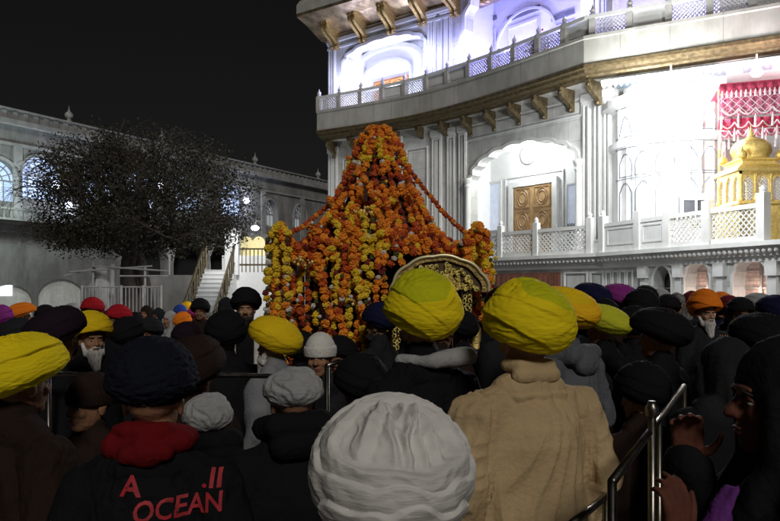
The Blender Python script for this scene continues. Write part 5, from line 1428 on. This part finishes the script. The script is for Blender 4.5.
Q_ = person(724, 366, 52, 20, 'scarf', 'dgrey', None, 'puffy', 'black', 'person with a charcoal hood up, below the orange turban')
person(640, 300, 26, 60, 'round', 'black', None, 'coat', 'black', 'man in a plain black turban beside the purple turban', D=6.0)
# ---- near left
a_ = person(20, 356, 84, -30, 'wide', 'yellow', None, 'coat', 'brown', 'man in a large bright yellow turban and brown coat at the left edge', hi=True, skin=2)
b_ = person(56, 324, 54, -48, 'flat', 'plum', None, 'coat', 'black', 'man in a dark plum turban behind the bright yellow turban at the left', squash=1.35)
c_ = person(92, 325, 38, -140, 'round', 'gold', None, 'jacket', 'black', 'bearded man in a deep yellow turban standing left of the big midnight blue turban', beard='white')
person(22, 309, 24, -60, 'wide', 'orange', None, 'coat', 'black', 'man in an orange turban at the far left behind the plum turban')
person(1, 313, 22, 0, 'round', 'purple', None, 'coat', 'black', 'person in a purple turban cut by the left edge')
person(92, 305, 21, 172, 'round', 'red', None, 'coat', 'brown', 'man in a red turban facing the camera below the white railing, left of two', skin=1)
person(118, 313, 23, 150, 'round', 'red', None, 'coat', 'black', 'man in a red turban below the white railing, right of two', skin=1)
person(72, 310, 18, 20, 'round', 'lgrey', None, 'coat', 'black', 'small grey turban between plum and red turbans in the left distance')
for (px, py, w_, rt_, hd, c1, cc, lb) in ((146, 313, 14, 170, 'scarf', 'brown', 'brown', 'woman in a brown head scarf below the right end of the white railing'), (158, 316, 15, 160, 'scarf', 'dgrey', 'maroon', 'woman in a charcoal head scarf left of the small coloured turbans'),
        (170, 319, 15, 150, 'scarf', 'lgrey', 'grey', 'woman in a pale grey head scarf just left of the small coloured turbans'), (180, 309, 12, 30, 'round', 'blue', 'black', 'distant man in a royal blue turban'), (187, 306, 12, 10, 'round', 'amber', 'black', 'distant man in an amber turban between blue and magenta'),
        (195, 310, 13, 20, 'round', 'pink', 'maroon', 'distant man in a magenta turban'), (183, 318, 17, -20, 'round', 'orange', 'black', 'distant man in a vivid orange turban, lowest of the small cluster'), (207, 317, 13, 170, 'scarf', 'check', 'grey', 'woman in a grey patterned scarf in front of the steps'),
        (135, 318, 16, 0, 'round', 'black', 'black', 'distant man in a black turban left of the scarfed women'), (216, 320, 15, 40, 'round', 'dgrey', 'black', 'distant man in a charcoal turban at the foot of the steps')):
    person(px, py, w_, rt_, hd, c1, None, 'coat', cc, lb, skin=rnd.choice([0, 1, 2]))
l_ = person(246, 298, 29, 188, 'round', 'black', None, 'coat', 'black', 'tall bearded man in a round black turban facing the camera left of the palanquin', beard='black', skin=1)
child_blob(l_, 'shawl', lambda q: (q.cap((-.1, .1, 1.42), (-.12, .16, 1.0), .03, .04), q.cap((.1, .1, 1.42), (.12, .16, 1.0), .03, .04)), C['white'])
m_ = person(226, 325, 44, 12, 'round', 'black', None, 'coat', 'black', 'man in a black turban seen from behind, left of the tall bearded man', D=4.3)
n_p = person(274, 330, 50, 68, 'flat', 'gold', 'gold', 'coat', 'grey', 'white-bearded man in a deep yellow flat turban looking left in front of the palanquin', beard='white', skin=1, squash=1.15)
o_p = person(154, 366, 88, 2, 'beret', 'navy2', None, 'jacket', 'jack', 'person seen from behind in a big midnight blue turban and black jacket with red lettering', hi=True)
child_blob(o_p, 'red_collar', lambda q: (q.cap((-.055, -.065, 1.53), (.03, -.075, 1.525), .030, .034), q.cap((-.10, -.05, 1.485), (.02, -.10, 1.475), .035, .038), q.cap((.0, -.09, 1.49), (.10, -.05, 1.50), .036, .032), q.cap((-.10, .01, 1.5), (-.06, -.06, 1.53), .03, .03), q.cap((.10, .01, 1.5), (.05, -.065, 1.53), .03, .03), q.cap((-.04, -.10, 1.475), (.06, -.10, 1.48), .03, .025)), C['rawred'], .006, .007, 8)
p_p = person(194, 356, 60, -22, 'wide', 'brown', None, 'coat', 'brown', 'man in a dark brown turban just right of the midnight blue turban', squash=1.2)
q_p = person(320, 352, 37, 172, 'cap', 'offw', None, 'jacket', 'dgrey', 'man in a white knitted cap facing the camera in front of the palanquin', skin=0, D=3.7)
def neckroll(q): q.cap((-.08, -.09, 1.53), (.08, -.09, 1.53), .055, .055); q.cap((-.11, .02, 1.51), (-.08, -.09, 1.53), .045, .055); q.cap((.11, .02, 1.51), (.08, -.09, 1.53), .045, .055); q.cap((-.06, -.1, 1.47), (.06, -.1, 1.47), .06, .06)
r_p = person(293, 393, 64, 25, 'crumple', 'lgrey', None, 'coat', 'jack', 'person with a crumpled white hood seen from behind, left of the big white turban', squash=.85)
child_blob(r_p, 'scarf', neckroll, C['jack'])
r2 = person(207, 416, 52, 40, 'crumple', 'lgrey', None, 'coat', 'jack', 'person in a low pale grey hood seen from behind, right of the red collar')
child_blob(r2, 'scarf', neckroll, C['jack'])
s_p = person(378, 314, 32, 70, 'round', 'navy', None, 'coat', 'dgrey', 'man in a navy turban looking left, just left of the tall yellow and lime turban', beard='black')
person(462, 322, 30, 30, 'round', 'black', None, 'coat', 'black', 'man in a black turban right of the tall yellow and lime turban')
person(483, 314, 28, 20, 'round', 'black', None, 'coat', 'jack', 'man in a black turban between the two yellow and lime turbans')
person(340, 348, 34, 160, 'round', 'black', None, 'coat', 'jack', 'man in a black turban just behind the white knitted cap', D=4.6)
u_p = person(90, 398, 44, 150, 'cap', 'brown', None, 'coat', 'brown', 'person in a brown knitted cap low between the yellow turban and the lettered jacket', pose='hold', skin=0)
# ---- woman at the right edge with raised hands
wD = 1.42
hs_ = HC+(HY-408)/FP*wD; hs_ = hs_/1.59
wx = px2w(784, 0, wD).x
woman_b = body_shapes('down'); 
# rebuilt arms: hands lifted before the face
def woman_body():
    b = body_shapes('down'); 
    # drop the arms of the default pose
    full = MB(); n_head = None
    return b
def raised():
    POSE['raised_left'] = ((-.22, .10, 1.10), (-.12, .25, 1.335), (.05, -.02, 1), (.8, .5, 0), 1.0); POSE['raised'] = ((.22, .08, 1.16), (.10, .17, 1.44), (0, -.02, 1), (-.9, .4, 0), 1.1)
raised()
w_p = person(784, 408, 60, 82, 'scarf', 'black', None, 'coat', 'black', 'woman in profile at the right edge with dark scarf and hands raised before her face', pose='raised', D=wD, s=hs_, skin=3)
child_blob(w_p, 'scarf_end', lambda q: (q.cap((-.10, .13, 1.44), (-.11, .19, 1.30), .010, .016), q.cap((-.08, .14, 1.44), (-.09, .20, 1.33), .010, .014), q.cap((-.09, .14, 1.38), (-.12, .18, 1.34), .012, .010)), C['violet'])
# ---- red lettering on the black jacket
def lettering(target, text, px0, px1, py0, dpy, hgt_px, m):
    dg = bpy.context.evaluated_depsgraph_get(); dg.update()
    M = target.parent.matrix_basis.copy(); bv = BVHTree.FromPolygons([M @ v.co for v in target.data.vertices], [tuple(p.vertices) for p in target.data.polygons])
    cu = bpy.data.curves.new('t', 'FONT'); cu.body = text; cu.size = 1; cu.offset = .018; cu.extrude = 0; cu.resolution_u = 3
    to = bpy.data.objects.new('t', cu); COL.objects.link(to); dg = bpy.context.evaluated_depsgraph_get(); m2 = to.evaluated_get(dg).to_mesh()
    bm = bmesh.new(); bm.from_mesh(m2); bmesh.ops.triangulate(bm, faces=bm.faces); bmesh.ops.subdivide_edges(bm, edges=bm.edges, cuts=2)
    xs = [v.co.x for v in bm.verts]; ys = [v.co.y for v in bm.verts]; x0, x1, y0, y1 = min(xs), max(xs), 0, max(ys)
    Mi = M.inverted()
    for v in bm.verts:
        u = (v.co.x-x0)/(x1-x0); t = (v.co.y-y0)/(y1-y0)
        px = px0+(px1-px0)*u; py = py0+dpy*u-(hgt_px*t)
        # rays run level, square to the wearer's back, in the jacket's own place
        D0 = M.translation.y; w_ = px2w(px, py, D0-.15)
        ys_ = []
        for dx in (-.03, -.015, 0, .015, .03):
            for dz in (-.03, 0, .03):
                hit = bv.ray_cast(Vector((w_.x+dx, D0-1, w_.z+dz)), Vector((0, 1, 0)))
                if hit[0]: ys_.append(hit[0].y)
        hit = bv.ray_cast(Vector((w_.x, D0-1, w_.z)), Vector((0, 1, 0)))
        y_ = sum(ys_)/len(ys_) if ys_ else w_.y
        if hit[0]: y_ = min(y_, hit[0].y)
        p = Vector((w_.x, y_, w_.z))
        v.co = Mi @ (p+Vector((0, -.003, 0)))
    me = bpy.data.meshes.new('lettering'); bm.to_mesh(me); bm.free(); me.materials.append(m)
    to.evaluated_get(dg).to_mesh_clear(); bpy.data.objects.remove(to)
    o = bpy.data.objects.new('lettering', me); COL.objects.link(o); o.parent = target; return o
jk = [c for c in o_p.children if c.name.startswith('jacket')][0]
m_let = mat('red_print', (.36, .012, .02), .7, var=.35, scale=30)
bpy.context.view_layer.update()
lettering(jk, 'A', 114, 137, 500, 0, 20, m_let); lettering(jk, '.ll', 194, 214, 495, 0, 18, m_let); lettering(jk, 'OCEAN', 131, 216, 525, -7, 20, m_let)

# ---- further people of the packed crowd whose heads fill the dark gaps
def clear(x, y, dmin):
    return all((x-a)**2+(y-b)**2 > dmin*dmin for _, a, b, _s in PEOPLE)
rf = random.Random(21)
spots = []
# hand placed dark heads, visible between the coloured turbans
for (px, py, D, hd, c1, lb) in ((200, 305, 9.5, 'round', 'black', 'man in a black turban in the distance left of the tall bearded man'), (226, 307, 8.4, 'scarf', 'dgrey', 'woman in a charcoal scarf in front of the white annex wall'),
     (60, 345, 4.4, 'round', 'black', 'dark turbaned man half hidden behind the bright yellow turban'), (128, 328, 5.2, 'round', 'black', 'man in a black turban between the deep yellow and midnight blue turbans'), (150, 326, 6.5, 'round', 'dgrey', 'man in a charcoal turban just above the midnight blue turban'),
     (186, 332, 5.6, 'round', 'plum', 'man in a dark plum turban above the dark brown turban'), (300, 342, 4.9, 'round', 'black', 'person in a black turban left of the white knitted cap'),
     (668, 303, 7.5, 'round', 'black', 'man in a black turban left of the grey patterned scarf'), (690, 301, 8.5, 'scarf', 'maroon', 'woman in a maroon scarf behind the white-bearded man'), (730, 304, 7.8, 'round', 'maroon', 'man in a maroon turban between orange and black turbans'),
     (660, 296, 9, 'round', 'lgrey', 'man in a pale turban in the distance near the round-arched window'), 
     (633, 318, 5.2, 'round', 'black', 'man in a black turban just right of the olive yellow turban'), (440, 318, 4.4, 'round', 'dgrey', 'man in a charcoal turban hidden behind the grey hood'),
     (505, 300, 4.6, 'round', 'black', 'man in a black turban hidden behind the tan-coated man'), (560, 300, 5.2, 'round', 'dgrey', 'man in a charcoal turban behind the amber turban'), (604, 310, 6.0, 'round', 'black', 'man in a black turban behind the olive yellow turban'),
     (20, 330, 4.6, 'round', 'dgrey', 'man in a charcoal turban behind the left-edge yellow turban'), (45, 312, 8, 'round', 'black', 'distant man in a black turban left of the plum turban'), (108, 318, 9, 'scarf', 'dgrey', 'woman in a charcoal scarf between the two red turbans'),
     (775, 345, 4.0, 'round', 'black', 'person in a black turban at the right edge behind the woman in profile'), (360, 372, 3.0, 'round', 'black', 'man in a black turban low left of the grey hood'),
     (640, 380, 3.0, 'round', 'jack', 'person in a black turban left of the capped steel post'),
     (590, 380, 3.2, 'round', 'black', 'short person in black hidden behind the tan coat')):
    x = px2w(px, 0, D).x
    if not clear(x, D, .30): 
        for dd_ in (.3, -.3, .6, -.6, .9):
            if clear(px2w(px, 0, D+dd_).x, D+dd_, .30): D += dd_; break
        else: continue
    s_ = (HC+(HY-py)/FP*D)/CZ.get(hd, 1.71)
    if s_ > 1.08: s_ = 1.05
    person(px, py, 20, rf.choice([-40, -10, 10, 30, 50]) if D < 6 else rf.choice([160, 180, 200, 20]), hd, c1, None, 'coat', rf.choice(['black', 'jack', 'dgrey', 'brown']), lb, D=D, s=s_, skin=rf.choice([0, 1, 2]))
